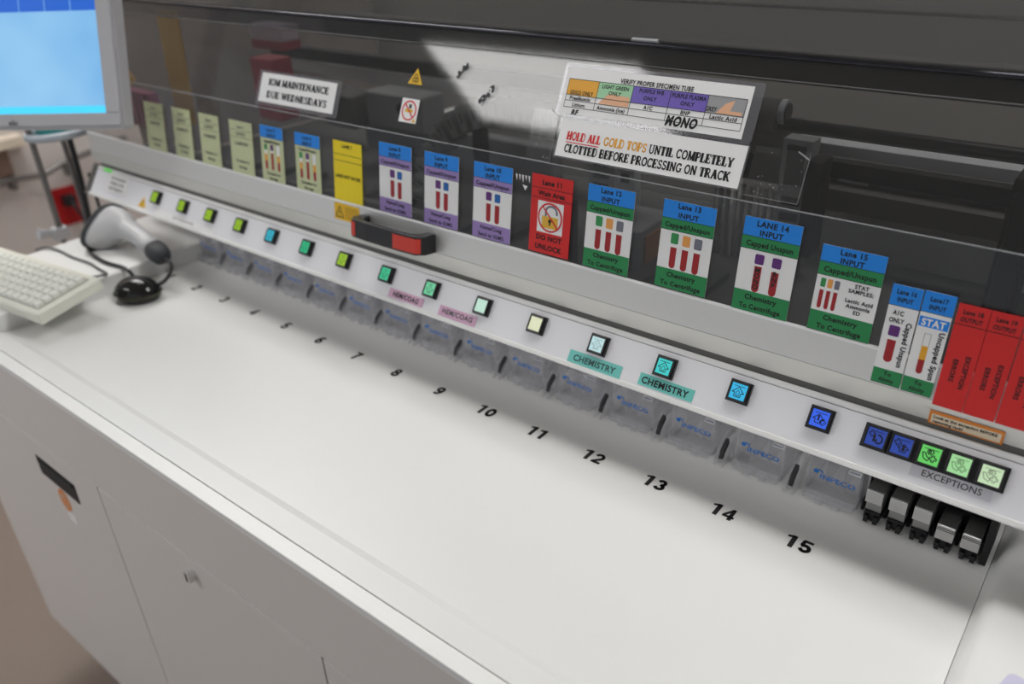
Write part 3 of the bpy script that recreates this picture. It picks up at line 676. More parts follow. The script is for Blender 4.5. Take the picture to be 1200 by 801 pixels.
# left end bits
b = MP(); b.prism([(-0.121, 0.40), (-0.060, 0.40), (-0.078, 0.20), (-0.136, 0.20)], 0.20, 0.206, YPLATE, 'y'); b.build('yellow_plate')
b = MP(); b.prism([(-0.175, 0.337), (-0.125, 0.29), (-0.172, 0.265)], 0.13, 0.134, YPLATE, 'y'); b.build('yellow_flag')
b = MP(); b.box((-0.185, 0.130, 0.205), (-0.090, 0.15, 0.268), PINKR)
for j in range(5): b.box((-0.180 + j*0.019, 0.128, 0.205), (-0.175 + j*0.019, 0.131, 0.268), mat('dark_magenta', rgb(90, 40, 66), 0.5))
b.build('magenta_holder')
b = MP(); b.box((0.010, 0.30, 0.345), (0.100, 0.34, 0.372), mat('pale_pink_box', rgb(208, 190, 200), 0.5)); b.box((0.010, 0.298, 0.330), (0.100, 0.34, 0.345), REDROD); b.build('pale_box', bevel=0.002)
b = MP(); b.box((0.140, 0.20, 0.24), (0.200, 0.24, 0.34), REDROD); b.build('red_block', bevel=0.002)
b = MP(); b.tube([(-0.19, 0.16, 0.15), (0.3, 0.16, 0.15), (0.6, 0.17, 0.15)], 0.012, STEELD, 10); b.build('floor_hose')
# dried residue flecks on the lid
RES = mat('grey_residue', rgb(92, 92, 96), 0.8)
for cx, s, k in ((0.6985, 0.086, 1.0), (0.7430, 0.0640, 1.25)):
    b = MP()
    for j in range(22):
        x = cx + random.uniform(-.007, .007)*k; y = s + random.uniform(-.004, .004)*k + (x - cx)*0.9; r = random.uniform(.0010, .0028)
        b.prism([(x + r*random.uniform(.6, 1.3)*math.cos(a*PI/3), y + r*random.uniform(.6, 1.3)*math.sin(a*PI/3)) for a in range(6)], 0.0002, 0.0005, RES, 'z', T=UPPER)
    if k > 1: b.prism([(0.7382, 0.049), (0.7388, 0.049), (0.7440, 0.062), (0.7430, 0.062)], 0.0002, 0.0005, RES, 'z', T=UPPER)
    b.build('adhesive_residue')
b = MP()
for j in range(5):
    x = 0.8045 + j*0.0045; b.prism([(x, 0.089), (x + 0.0026, 0.0885), (x + 0.002, 0.082 + random.uniform(-.002, .002))], 0.0003, 0.0006, PAPER, 'z', T=LOWER)
b.prism([(0.815, 0.078), (0.822, 0.077), (0.819, 0.072)], 0.0003, 0.0006, PAPER, 'z', T=LOWER)
b.build('torn_paper')

# =================================================================== LABELS
ZS = 0.0005     # top of the paper sheet
ZB = 0.0007     # top of printed colour
ZT = 0.00085    # lettering
def sheet_thing(name, label, cat, F, x, s, w, h, m=PAPER, group=None, n=0.0004, rot=0.0):
    t = thing(name, label, cat, at(F, x, s, n, rot), group)
    b = MB(); b.box((-w/2, 0, 0), (w/2, h, ZS), m); b.build('sheet', t)
    return t
def band(t, name, x0, y0, x1, y1, m, line=True):
    b = MB(); b.rect(x0, y0, x1, y1, ZB, m)
    if line: b.rect(x0, y0 - 0.0002, x1, y0 + 0.0003, ZB + 0.00005, INK)
    b.build(name, t)
def tube_pic(t, x, y0, y1, w, cap, capm, segs, txt=None, plain=True):
    """a printed blood tube: bottom y0, top of the cap y1"""
    b = MB(); ch = cap
    yb = y1 - ch
    b.poly([(x + w/2*math.cos(a*PI/8), y0 + w/2 + w/2*math.sin(a*PI/8)) for a in range(8, 17)] + [(x + w/2, y0 + (yb-y0)*segs[0][0]), (x - w/2, y0 + (yb-y0)*segs[0][0])], ZB, segs[0][1])
    for (fa, _), (fb, m) in zip(segs, segs[1:]):
        b.rect(x - w/2, y0 + (yb-y0)*fa, x + w/2, y0 + (yb-y0)*fb, ZB, m)
    b.poly(rrect(x - w*0.62, yb, x + w*0.62, y1, w*0.2, 3), ZB, capm)
    if txt:
        for i, c in enumerate(txt): text(b, c, x, y0 + (yb-y0)*(0.80 - 0.2*i), 0.0048, INK, ZT)
    b.build('tube_picture', t)
def words(t, rows, m=INK, name='lettering', z=ZT):
    """one part per block of lines that stand together"""
    blocks = []
    for r in sorted(rows, key=lambda r: -r[2]):
        rot = len(r) > 4 and 'rot' in r[4]
        last = blocks[-1] if blocks else None
        if last and not rot and not last[0] and abs(last[1][-1][2] - r[2]) < 0.0125 and abs(last[1][-1][1] - r[1]) < 0.008: last[1].append(r)
        else: blocks.append((rot, [r]))
    for _, rs in blocks:
        b = MB()
        for r in rs:
            s, x, y, h = r[:4]; kw = dict(r[4]) if len(r) > 4 else {}
            text(b, s, x, y, h, kw.pop('m', m), z, **kw)
        b.build(name, t)
FULL = [(0.86, BLOOD), (1.0, PAPER)]
GEL = [(0.45, BLOOD), (0.80, GOLDP), (1.0, PAPER)]

# lanes 1-4, pale green output labels
for k, (x, w) in enumerate(((0.0350, 0.057), (0.1180, 0.0525), (0.1950, 0.0525), (0.2785, 0.057)), 1):
    t = sheet_thing('lane_label', 'plain pale green paper lane label, %s' % ['leftmost of the row along the lid', 'second from the left end of the lid', 'third from the left end of the lid', 'beside the first blue headed label'][k-1],
                    'lane label', LOWER, x, 0.002, w, 0.0788, GREENPAPER, 'pale green lane labels')
    words(t, [('Lane %d' % k, 0, 0.0705, 0.0042), ('OUTPUT', 0, 0.0600, 0.0042), ('COMPLETE', 0, 0.0455, 0.0044), ('Complete to', 0, 0.0195, 0.0042), ('Storage', 0, 0.0105, 0.0042)], INKSOFT)
    b = MB(); b.rect(-w/2, 0.0650, w/2, 0.0655, ZT, INKSOFT); b.rect(-w/2, 0.0545, w/2, 0.0550, ZT, INKSOFT); b.build('rule_lines', t)
# lanes 5-6
for k, x, w in ((5, 0.3537, 0.0525), (6, 0.4346, 0.054)):
    t = sheet_thing('lane_label', 'pale green lane label with blue header, %s' % ('left one of the pair' if k == 5 else 'right one, beside the yellow label'), 'lane label', LOWER, x, 0.003, w, 0.080, GREENPAPER, 'green labels with tube pictures')
    band(t, 'header_band', -w/2, 0.0625, w/2, 0.080, BLUEP)
    words(t, [('Lane %d' % k, 0, 0.0748, 0.005), ('INPUT', 0, 0.0665, 0.005), ('Capped/Unspun', 0, 0.0578, 0.0038, dict(maxw=w-.004)), ('Complete to', 0, 0.0115, 0.0042), ('Storage', 0, 0.0042, 0.0042)])
    for j, (cm, sg) in enumerate(((CAPGREEN, GEL), (PURPLE, [(0.88, BLOOD), (1.0, PAPER)]), (CAPWHITE, GEL))):
        tube_pic(t, -0.0150 + j*0.0145, 0.0165, 0.0535, 0.0054, 0.0085, cm, sg)
# lane 7
t = sheet_thing('lane_label', 'plain yellow label reading LANE NOT IN USE above the lid handle', 'lane label', LOWER, 0.5182, 0.003, 0.0568, 0.0805, YELP)
words(t, [('LANE 7', 0, 0.0742, 0.0042), ('LANE NOT IN USE', 0, 0.0335, 0.0045, dict(w=0.050))])
b = MB(); b.rect(-0.0284, 0.0625, 0.0284, 0.0631, ZT, INK); b.rect(-0.0284, 0.0540, 0.0284, 0.0546, ZT, INK); b.build('rule_lines', t)
# lanes 8-10
for k, x, w in ((8, 0.6095, 0.0585), (9, 0.6900, 0.0565), (10, 0.7715, 0.058)):
    t = sheet_thing('lane_label', 'lilac banded lane label with two tubes, %s' % {8: 'just right of the yellow label', 9: 'middle one of the three', 10: 'just left of the red padlock label'}[k], 'lane label', LOWER, x, 0.0042, w, 0.0893, PAPER, 'lilac banded lane labels')
    band(t, 'header_band', -w/2, 0.0715, w/2, 0.0893, BLUEP); band(t, 'lilac_band', -w/2, 0.0600, w/2, 0.0715, LILAC); band(t, 'lilac_band', -w/2, 0, w/2, 0.0185, LILAC, False)
    words(t, [('Lane %d' % k, 0, 0.0838, 0.0052), ('INPUT', 0, 0.0756, 0.0052), ('Capped/Unspun', 0, 0.0655, 0.0048, dict(w=w-.008)), ('Heme/Coag', 0, 0.0135, 0.0046), ('Send to IOM2', 0, 0.0048, 0.0046)])
    tube_pic(t, -0.0050, 0.0210, 0.0565, 0.0068, 0.0100, PURPLE, FULL); tube_pic(t, 0.0082, 0.0205, 0.0560, 0.0068, 0.0100, CAPBLUE, FULL)
# lane 11
t = sheet_thing('lane_label', 'red DO NOT UNLOCK label with a crossed-out padlock picture', 'lane label', LOWER, 0.8562, 0.0050, 0.0555, 0.0886, REDP)
words(t, [('Lane 11', 0, 0.0808, 0.0058), ('Wait Area', 0, 0.0686, 0.0056), ('DO NOT', 0, 0.0185, 0.0060), ('UNLOCK', 0, 0.0075, 0.0060)])
b = MB(); b.rect(-0.0278, 0.0738, 0.0278, 0.0743, ZT, INK); b.rect(-0.0278, 0.0628, 0.0278, 0.0633, ZT, INK); b.build('rule_lines', t)
b = MB(); b.rect(-0.0175, 0.0245, 0.0175, 0.0600, ZB, PAPER)
b.rect(-0.0110, 0.0300, 0.0110, 0.0435, ZB + 0.0001, mat('padlock_gold', rgb(236, 186, 60), 0.42)); b.prism(circ(0, 0.0385, 0.0022), ZB, ZB + 0.0002, INK, 'z'); b.rect(-0.0010, 0.0335, 0.0010, 0.0385, ZB + 0.0002, INK)
pline(b, [(-0.006, 0.0435), (-0.006, 0.049)] + [(0.0015 + 0.0075*math.cos(a*PI/8), 0.0495 + 0.006*math.sin(a*PI/8)) for a in range(8, -1, -1)] + [(0.009, 0.0465)], 0.0026, ZB + 0.0001, CAPGREY)
ringfaces(b, 0, 0.0425, 0.0148, 0.0168, ZB + 0.0003, REDP); bar(b, (-0.0110, 0.0545), (0.0115, 0.0310), 0.0018, ZB + 0.00032, REDP); b.build('padlock_picture', t)
# lanes 12-13
for k, x, w in ((12, 0.9325, 0.0573), (13, 1.0230, 0.0572)):
    t = sheet_thing('lane_label', 'green banded lane label with three capped tubes reading Lane %d' % k, 'lane label', LOWER, x, 0.0043, w, 0.0905, PAPER, 'green banded lane labels')
    band(t, 'header_band', -w/2, 0.0725, w/2, 0.0905, BLUEP); band(t, 'green_band', -w/2, 0.0605, w/2, 0.0725, GREENP); band(t, 'green_band', -w/2, 0, w/2, 0.0205, GREENP, False)
    words(t, [('Lane %d' % k, 0, 0.0858 if k == 12 else 0.0862, 0.0053), ('INPUT', 0, 0.0770, 0.0053), ('Capped/Unspun', 0, 0.0662, 0.0050, dict(w=w-.008)), ('Chemistry', 0, 0.0148, 0.0050), ('To Centrifuge', 0, 0.0055, 0.0050, dict(w=w-.012))])
    for j, cm in enumerate((CAPGREEN, CAPGOLD, CAPGREY)): tube_pic(t, -0.0120 + j*0.0130, 0.0215 - 0.0004*j, 0.0580 - 0.0004*j, 0.0068, 0.0110, cm, FULL)
# lane 14
w = 0.0555
t = sheet_thing('lane_label', 'lane label with two purple capped tubes marked MONO and BNP', 'lane label', LOWER, 1.1085, 0.0026, w, 0.0920, PAPER, 'green banded lane labels')
band(t, 'header_band', -w/2, 0.0740, w/2, 0.0920, BLUEP); band(t, 'green_band', -w/2, 0.0615, w/2, 0.0740, GREENP); band(t, 'green_band', -w/2, 0, w/2, 0.0205, GREENP, False)
words(t, [('LANE 14', 0, 0.0868, 0.0056), ('INPUT', 0, 0.0785, 0.0054), ('Capped Unspun', 0, 0.0674, 0.0052, dict(w=w-.010)), ('Chemistry', 0, 0.0150, 0.0050), ('To Centrifuge', 0, 0.0056, 0.0050, dict(w=w-.014))])
tube_pic(t, -0.0075, 0.0205, 0.0580, 0.0072, 0.0098, PURPLE, [(0.93, BLOOD), (1.0, PAPER)], 'MONO'); tube_pic(t, 0.0095, 0.0205, 0.0578, 0.0072, 0.0098, PURPLE, [(0.86, BLOOD), (1.0, PAPER)], 'BNP')
# lane 15
w = 0.0560
t = sheet_thing('lane_label', 'lane label with three small tubes beside the words STAT SAMPLES', 'lane label', LOWER, 1.1845, 0.0028, w, 0.0808, PAPER, 'green banded lane labels')
band(t, 'header_band', -w/2, 0.0655, w/2, 0.0808, BLUEP); band(t, 'green_band', -w/2, 0.0530, w/2, 0.0655, GREENP); band(t, 'green_band', -w/2, 0, w/2, 0.0190, GREENP, True)
words(t, [('Lane 15', 0, 0.0766, 0.0050), ('INPUT', 0, 0.0690, 0.0050), ('Capped/Unspun', 0, 0.0590, 0.0050, dict(w=w-.010)), ('Chemistry', 0, 0.0140, 0.0048), ('To Centrifuge', 0, 0.0052, 0.0048, dict(w=w-.016)),
          ('STAT', 0.0125, 0.0490, 0.0036), ('SAMPLES:', 0.0125, 0.0442, 0.0036), ('Lactic Acid', 0.0125, 0.0350, 0.0036), ('Ammonia', 0.0125, 0.0300, 0.0036), ('ED', 0.0125, 0.0250, 0.0036)])
for j, cm in enumerate((CAPGREEN, CAPGOLD, CAPGREY)): tube_pic(t, -0.0215 + j*0.0063, 0.0215, 0.0500, 0.0036, 0.0082, cm, FULL)
# lanes 16-17
w = 0.0248
t = sheet_thing('lane_label', 'narrow white label reading A1C ONLY with one purple capped tube', 'lane label', LOWER, 1.2341, -0.0293, w, 0.0923, PAPER, 'narrow labels at the right end', 0.0020)
band(t, 'header_band', -w/2, 0.0735, w/2, 0.0923, BLUEP); band(t, 'green_band', -w/2, 0, w/2, 0.0140, GREENP)
words(t, [('Lane 16', 0, 0.0865, 0.0042, dict(maxw=.016)), ('INPUT', 0, 0.0795, 0.0042, dict(maxw=.013)), ('A1C', -0.0030, 0.0675, 0.0042, dict(maxw=.009)), ('ONLY', -0.0030, 0.0605, 0.0042, dict(maxw=.0125)), ('To', 0, 0.0102, 0.0038), ('Alinity', 0, 0.0042, 0.0038, dict(maxw=.013)),
          ('Capped Unspun', 0.0078, 0.0395, 0.0046, dict(rot=-PI/2, w=0.042))])
tube_pic(t, -0.0030, 0.0210, 0.0555, 0.0072, 0.0098, PURPLE, FULL)
t = sheet_thing('lane_label', 'narrow label with a blue STAT bar and one gold and red tube', 'lane label', LOWER, 1.2600, -0.0296, w, 0.0930, PAPER, 'narrow labels at the right end', 0.0020)
band(t, 'header_band', -w/2, 0.0745, w/2, 0.0930, BLUEP); band(t, 'stat_bar', -w/2 + .0006, 0.0615, w/2 - .0006, 0.0705, BLUEP, False); band(t, 'green_band', -w/2, 0, w/2, 0.0140, GREENP)
words(t, [('Lane17', 0, 0.0868, 0.0042, dict(maxw=.014)), ('INPUT', 0, 0.0798, 0.0042, dict(maxw=.013)), ('To', 0, 0.0102, 0.0038), ('Alinity', 0, 0.0042, 0.0038, dict(maxw=.013)), ('Uncapped Spun', 0.0085, 0.0375, 0.0046, dict(rot=-PI/2, w=0.044))])
words(t, [('STAT', 0, 0.0660, 0.0062, dict(w=.019))], PAPER, 'stat_lettering')
b = MB(); b.poly([(-0.002 + 0.0026*math.cos(a*PI/8), 0.0215 + 0.0026*math.sin(a*PI/8)) for a in range(8, 17)] + [(0.0006, 0.0320), (-0.0046, 0.0320)], ZB, BLOOD); b.rect(-0.0046, 0.0320, 0.0006, 0.0445, ZB, GOLDP)
pline(b, [(-0.0046, 0.0445), (-0.0046, 0.0560), (0.0006, 0.0560), (0.0006, 0.0445)], 0.0004, ZB, GREYP); b.build('tube_picture', t)
# lanes 18-20
for k, x, n in ((18, 1.2868, 0.0020), (19, 1.3112, 0.0020), (20, 1.3360, 0.0020)):
    t = sheet_thing('lane_label', ['narrow red EXCEPTION ERRORS label beside the STAT label', 'middle one of the three narrow red EXCEPTION ERRORS labels', 'narrow red EXCEPTION ERRORS label cut off by the right edge of the photo'][k-18], 'lane label', LOWER, x, -0.0345, 0.0240, 0.0938, REDP, 'red exception labels', n)
    words(t, [('Lane %d' % k, 0, 0.0875, 0.0040, dict(maxw=.015)), ('OUTPUT', 0, 0.0808, 0.0040, dict(maxw=.0165)), ('EXCEPTION', 0.0055, 0.0350, 0.0038, dict(rot=-PI/2, w=0.030)), ('ERRORS', -0.0030, 0.0350, 0.0038, dict(rot=-PI/2, w=0.0205))], mat('dark_red_ink', rgb(64, 10, 14), 0.5))
    b = MB(); b.rect(-0.0120, 0.0758, 0.0120, 0.0763, ZT, INK); b.build('rule_lines', t)

# signs on the upper lid
t = thing('laminated_sign', 'laminated white sign reading HOLD ALL GOLD TOPS on the lid', 'sign', at(UPPER, 0.9610, 0.0090, 0.0005), 'laminated signs on the lid')
b = MB(); b.poly(rrect(-0.1090, -0.0010, 0.1078, 0.0425, 0.002), 0.0004, LAMIN, 0.0004); b.build('laminate', t)
b = MB(); b.rect(-0.1065, 0.0008, 0.1060, 0.0410, 0.0006, PAPER, 0.0002); b.build('sheet', t)
b = MB(); x = serif(b, 'HOLD ALL', -0.0960, 0.0192, 0.0090, REDP, 0.0008, 0.0430); b.rect(-0.0960, 0.0163, x - .001, 0.0173, 0.0008, REDP); b.build('red_lettering', t)
b = MB(); serif(b, 'GOLD TOPS', -0.0495, 0.0192, 0.0090, GOLDP, 0.0008, 0.0515); b.build('gold_lettering', t)
b = MB(); serif(b, 'UNTIL COMPLETELY', 0.0045, 0.0192, 0.0090, INK, 0.0008, 0.0915); b.build('black_lettering', t)
b = MB(); serif(b, 'CLOTTED BEFORE PROCESSING ON TRACK', -0.0960, 0.0060, 0.0090, INK, 0.0008, 0.1920); b.build('black_lettering', t)

t = thing('laminated_sign', 'laminated tube chart headed VERIFY PROPER SPECIMEN TUBE on the lid', 'sign', at(UPPER, 0.9563, 0.0545, 0.0012), 'laminated signs on the lid')
b = MB(); b.poly(rrect(-0.1130, -0.0030, 0.1120, 0.0535, 0.004), 0.0004, LAMIN, 0.0004); b.build('laminate', t)
b = MB(); b.rect(-0.1090, 0.0005, 0.1020, 0.0495, 0.0006, PAPER, 0.0002); b.build('sheet', t)
CX = [-0.1040, -0.0660, -0.0245, 0.0185, 0.0590, 0.0985]; CY = [0.0075, 0.0145, 0.0205, 0.0370]
for i, m in enumerate((GOLDP, MINTP, VIOLETP, VIOLETP, GREYP)):
    b = MB(); b.rect(CX[i], CY[2], CX[i+1], CY[3], 0.0008, m); b.build('table_header_cell', t)
b = MB(); b.poly([(-0.062, 0.0150), (-0.026, 0.0150), (-0.026, 0.0250), (-0.052, 0.0262)], 0.00085, SKINP); b.build('tape_patch', t); b = MB(); b.poly([(0.070, 0.0212), (0.096, 0.0212), (0.0965, 0.0255), (0.086, 0.0345), (0.078, 0.0310)], 0.00085, SKINP)
b.poly([(0.084, 0.0245), (0.098, 0.0245), (0.098, 0.0365), (0.087, 0.0362)], 0.00088, GREYP); b.build('tape_patch', t)
b = MB()
for y in CY: pline(b, [(CX[0], y), (CX[-1], y)], 0.0006, 0.0009, INK)
for xx in CX: pline(b, [(xx, CY[0]), (xx, CY[3])], 0.0006, 0.0009, INK)
b.build('table_lines', t)
words(t, [('VERIFY PROPER SPECIMEN TUBE', 0.0, 0.0405, 0.0046, dict(w=0.083)), ('GOLD ONLY', -0.085, 0.0235, 0.0040, dict(w=.029)), ('LIGHT GREEN', -0.0455, 0.0330, 0.0038, dict(w=.032)), ('ONLY', -0.0445, 0.0270, 0.0038), ('PURPLE WB', -0.003, 0.0335, 0.0038, dict(w=.028)), ('ONLY', -0.003, 0.0265, 0.0038),
          ('PURPLE PLASMA', 0.0388, 0.0330, 0.0042, dict(w=.037)), ('ONLY', 0.0388, 0.0262, 0.0038), ('GREY', 0.0645, 0.0245, 0.0042, dict(w=.012, align='C')), ('Prealbumin', -0.0855, 0.0175, 0.0038, dict(w=.026)), ('Lithium', -0.0855, 0.0108, 0.0038, dict(w=.016)), ('Ammonia (Ice)', -0.0455, 0.0110, 0.0038, dict(w=.034)),
          ('A1C', -0.003, 0.0175, 0.0038), ('BNP', 0.0388, 0.0175, 0.0038), ('Lactic Acid', 0.0788, 0.0175, 0.0040, dict(w=.028))], z=0.0009)
words(t, [('RF', -0.088, 0.0030, 0.0052, dict(bold=0.05, skew=.2))], INK, 'handwriting', 0.00095); words(t, [('MONO', 0.0375, 0.0085, 0.0095, dict(bold=0.05, skew=.15, w=.034))], INK, 'handwriting', 0.00095)

t = thing('laminated_sign', 'small laminated sign reading IOM MAINTENANCE DUE WEDNESDAYS on the lid', 'sign', at(UPPER, 0.4062, 0.0090, 0.0005), 'laminated signs on the lid')
b = MB(); b.poly(rrect(-0.0880, -0.0050, 0.0900, 0.0440, 0.002), 0.0004, LAMIN, 0.0004); b.build('laminate', t)
b = MB(); b.rect(-0.0815, 0.0000, 0.0810, 0.0405, 0.0006, PAPER, 0.0002); b.build('sheet', t)
b = MB(); serif(b, 'IOM MAINTENANCE', -0.0640, 0.0240, 0.0095, INK, 0.0008, 0.131); serif(b, 'DUE WEDNESDAYS', -0.0640, 0.0065, 0.0095, INK, 0.0008, 0.131); b.build('lettering', t)

t = thing('warning_sticker', 'small yellow biohazard triangle on the clear lid', 'sticker', at(UPPER, 0.6265, 0.0628, 0.0002))
b = MB(); b.prism([(-0.0125, 0), (0.0125, 0), (0, 0.0195)], 0, 0.0003, WARNY, 'z'); b.build('sheet', t)
b = MB()
for a in (90, 210, 330):
    cx, cy = 0.0028*math.cos(math.radians(a)), 0.0068 + 0.0028*math.sin(math.radians(a))
    pl = [(cx + 0.0024*math.cos(math.radians(a + d)), cy + 0.0024*math.sin(math.radians(a + d))) for d in range(-140, 141, 28)]; pline(b, pl, 0.0011, 0.0005, INK)
b.poly(circ(0, 0.0068, 0.0012), 0.00055, INK); b.build('biohazard_symbol', t)
t = thing('prohibition_sticker', 'square white sticker with a red crossed circle on the clear lid', 'sticker', at(UPPER, 0.6258, 0.0158, 0.0002))
b = MB(); b.box((-0.0148, 0, 0), (0.0148, 0.0292, 0.0003), PAPER); b.build('sheet', t)
b = MB(); b.rect(-0.0065, 0.0125, 0.0060, 0.0165, 0.0005, WARNY); b.rect(-0.001, 0.0175, 0.003, 0.0225, 0.0005, INK); ringfaces(b, 0, 0.0148, 0.0105, 0.0124, 0.0006, REDP); bar(b, (-0.0078, 0.0225), (0.0078, 0.0068), 0.0018, 0.00062, REDP)
b.poly([(0.0078, 0.0012), (0.0138, 0.0012), (0.0108, 0.0058)], 0.0005, WARNY); b.build('prohibition_symbol', t)

def tape(label, x, s, w, h, dots, rot=0.0):
    t = thing('clear_tape', label, 'tape', at(UPPER, x, s, 0.0002, rot), 'clear tape pieces')
    b = MB(); b.box((-w/2, -h/2, 0), (w/2, h/2, 0.0003), TAPEM); b.build('film', t)
    b = MB()
    for j in range(dots):
        r = random.uniform(0.0003, 0.0008); b.prism(circ(random.uniform(-w/2, w/2)*.9, random.uniform(-h/2, h/2)*.9, r, r*random.uniform(.6, 1.2), 7), 0.0003, 0.0005, GREYP, 'z')
    pline(b, [(w/2 - .012, h/2), (w/2, h/2 - .006)], 0.0012, 0.0005, GREYP); pline(b, [(w/2 - .0003, h/2), (w/2 - .0003, -h/2), (-w/2, -h/2)], 0.0004, 0.0005, GREYP); b.build('specks', t)
tape('square of clear speckled tape at the right end of the HOLD ALL GOLD TOPS sign', 1.1000, 0.0290, 0.052, 0.046, 18)
tape('strip of clear speckled tape at the left end of the HOLD ALL GOLD TOPS sign', 0.8320, 0.0290, 0.034, 0.056, 20)

# stickers on the aluminium and on the button panel
t = thing('caution_sticker', 'small orange yellow caution sticker on the lid frame under the yellow lane label', 'sticker', at(LOWER, 0.5130, -0.0255, 0.0003))
b = MB(); b.box((-0.0255, 0, 0), (0.0255, 0.0235, 0.0003), WARNY); b.build('sheet', t)
b = MB(); pline(b, [(-0.0225, 0.004), (-0.0065, 0.004), (-0.0145, 0.019), (-0.0225, 0.004)], 0.0014, 0.0005, INK); bar(b, (-0.0145, 0.0070), (-0.0145, 0.0130), 0.0016, 0.0005, INK)
for j in range(5): bar(b, (-0.003, 0.0045 + j*0.0034), (0.022, 0.0045 + j*0.0034), 0.0012, 0.0005, mat('brown_print', rgb(170, 124, 10), 0.5))
b.build('warning_print', t)
def panel_tape(name, label, cat, x, s, w, h, m, rows, inkm=INK, group=None, rot=0.0):
    t = thing(name, label, cat, at(PANELF, x, s, 0.0002, rot), group)
    b = MB(); b.box((-w/2, 0, 0), (w/2, h, 0.0005), m); b.build('sheet', t)
    words(t, rows, inkm, z=0.0007); return t
panel_tape('name_tape', 'pink HEM/COAG tape under the green button, the left of the two pink tapes', 'label tape', 0.6480, 0.0058, 0.0625, 0.0118, PINKP, [('HEM/COAG', 0, 0.0058, 0.0064, dict(w=0.046))], group='tape labels on the button panel')
t = panel_tape('name_tape', 'faded pink HEM/COAG tape, the right of the two pink tapes, under a glossy strip', 'label tape', 0.7385, 0.0048, 0.0615, 0.0132, PINKP, [('HEM/COAG', 0, 0.0072, 0.0064, dict(w=0.050))], INKSOFT, 'tape labels on the button panel')
t = panel_tape('name_tape', 'teal CHEMISTRY tape with faded letters, the left of the two teal tapes', 'label tape', 0.9430, 0.0045, 0.0690, 0.0140, TEALP, [('CHEMISTRY', 0, 0.0068, 0.0070, dict(w=0.055))], mat('teal_ink', rgb(40, 84, 82), 0.5), 'tape labels on the button panel')
panel_tape('name_tape', 'teal CHEMISTRY tape with crisp black letters, the right of the two teal tapes', 'label tape', 1.0318, 0.0066, 0.0640, 0.0130, TEALP, [('CHEMISTRY', -0.001, 0.0064, 0.0072, dict(w=0.055))], group='tape labels on the button panel')
panel_tape('name_tape', 'whitish translucent tape reading EXCEPTIONS under the green buttons', 'label tape', 1.3068, 0.0108, 0.0650, 0.0136, mat('frosted_tape', rgb(224, 224, 230), 0.2), [('EXCEPTIONS', 0.001, 0.0058, 0.0058, dict(w=0.0475, bold=0.006))], group='tape labels on the button panel')
panel_tape('note_sticker', 'white paper note with grey print at the left end of the button panel', 'sticker', -0.1035, 0.0165, 0.0700, 0.0330, PAPER, [('Lab Automation', 0, 0.0260, 0.0048, dict(w=.050)), ('Help Line', 0, 0.0165, 0.0048, dict(w=.046)), ('Call Support', 0, 0.0070, 0.0048, dict(w=.050))], INKSOFT)
panel_tape('blank_strip', 'long white tape strip with faint print under the leftmost lime buttons', 'label tape', 0.1250, 0.0050, 0.1750, 0.0095, PAPER, [('STORAGE', 0.0, 0.0047, 0.0034, dict(w=.06))], GREYP)
t = thing('warning_sticker', 'tiny yellow warning triangle left of the first lime button', 'sticker', at(PANELF, -0.0065, 0.0085, 0.0002))
b = MB(); b.prism([(-0.012, 0), (0.012, 0), (0, 0.0185)], 0, 0.0003, WARNY, 'z'); b.build('sheet', t)
b = MB(); bar(b, (0, 0.006), (0, 0.0125), 0.0022, 0.0005, INK); bar(b, (0, 0.0025), (0, 0.0045), 0.0022, 0.0005, INK); b.build('exclamation_mark', t)
FACET = frame((0, 0.0560, 0.1677), -4.2)
t = thing('caution_sticker', 'orange bordered paper slip reading Look at the exception BEFORE removing rack', 'sticker', at(FACET, 1.3040, -0.0229, 0.0008))
b = MB(); b.box((-0.0295, 0, 0), (0.0295, 0.0138, 0.0003), ORANGEP); b.build('sheet', t)
b = MB(); b.rect(-0.0275, 0.0014, 0.0275, 0.0108, 0.0005, CREAMP); b.build('cream_field', t)
words(t, [('Look at the exception BEFORE', -0.0255, 0.0082, 0.0031, dict(w=0.050, align='L')), ('removing rack!', -0.0255, 0.0036, 0.0031, dict(w=0.024, align='L'))], z=0.0007)

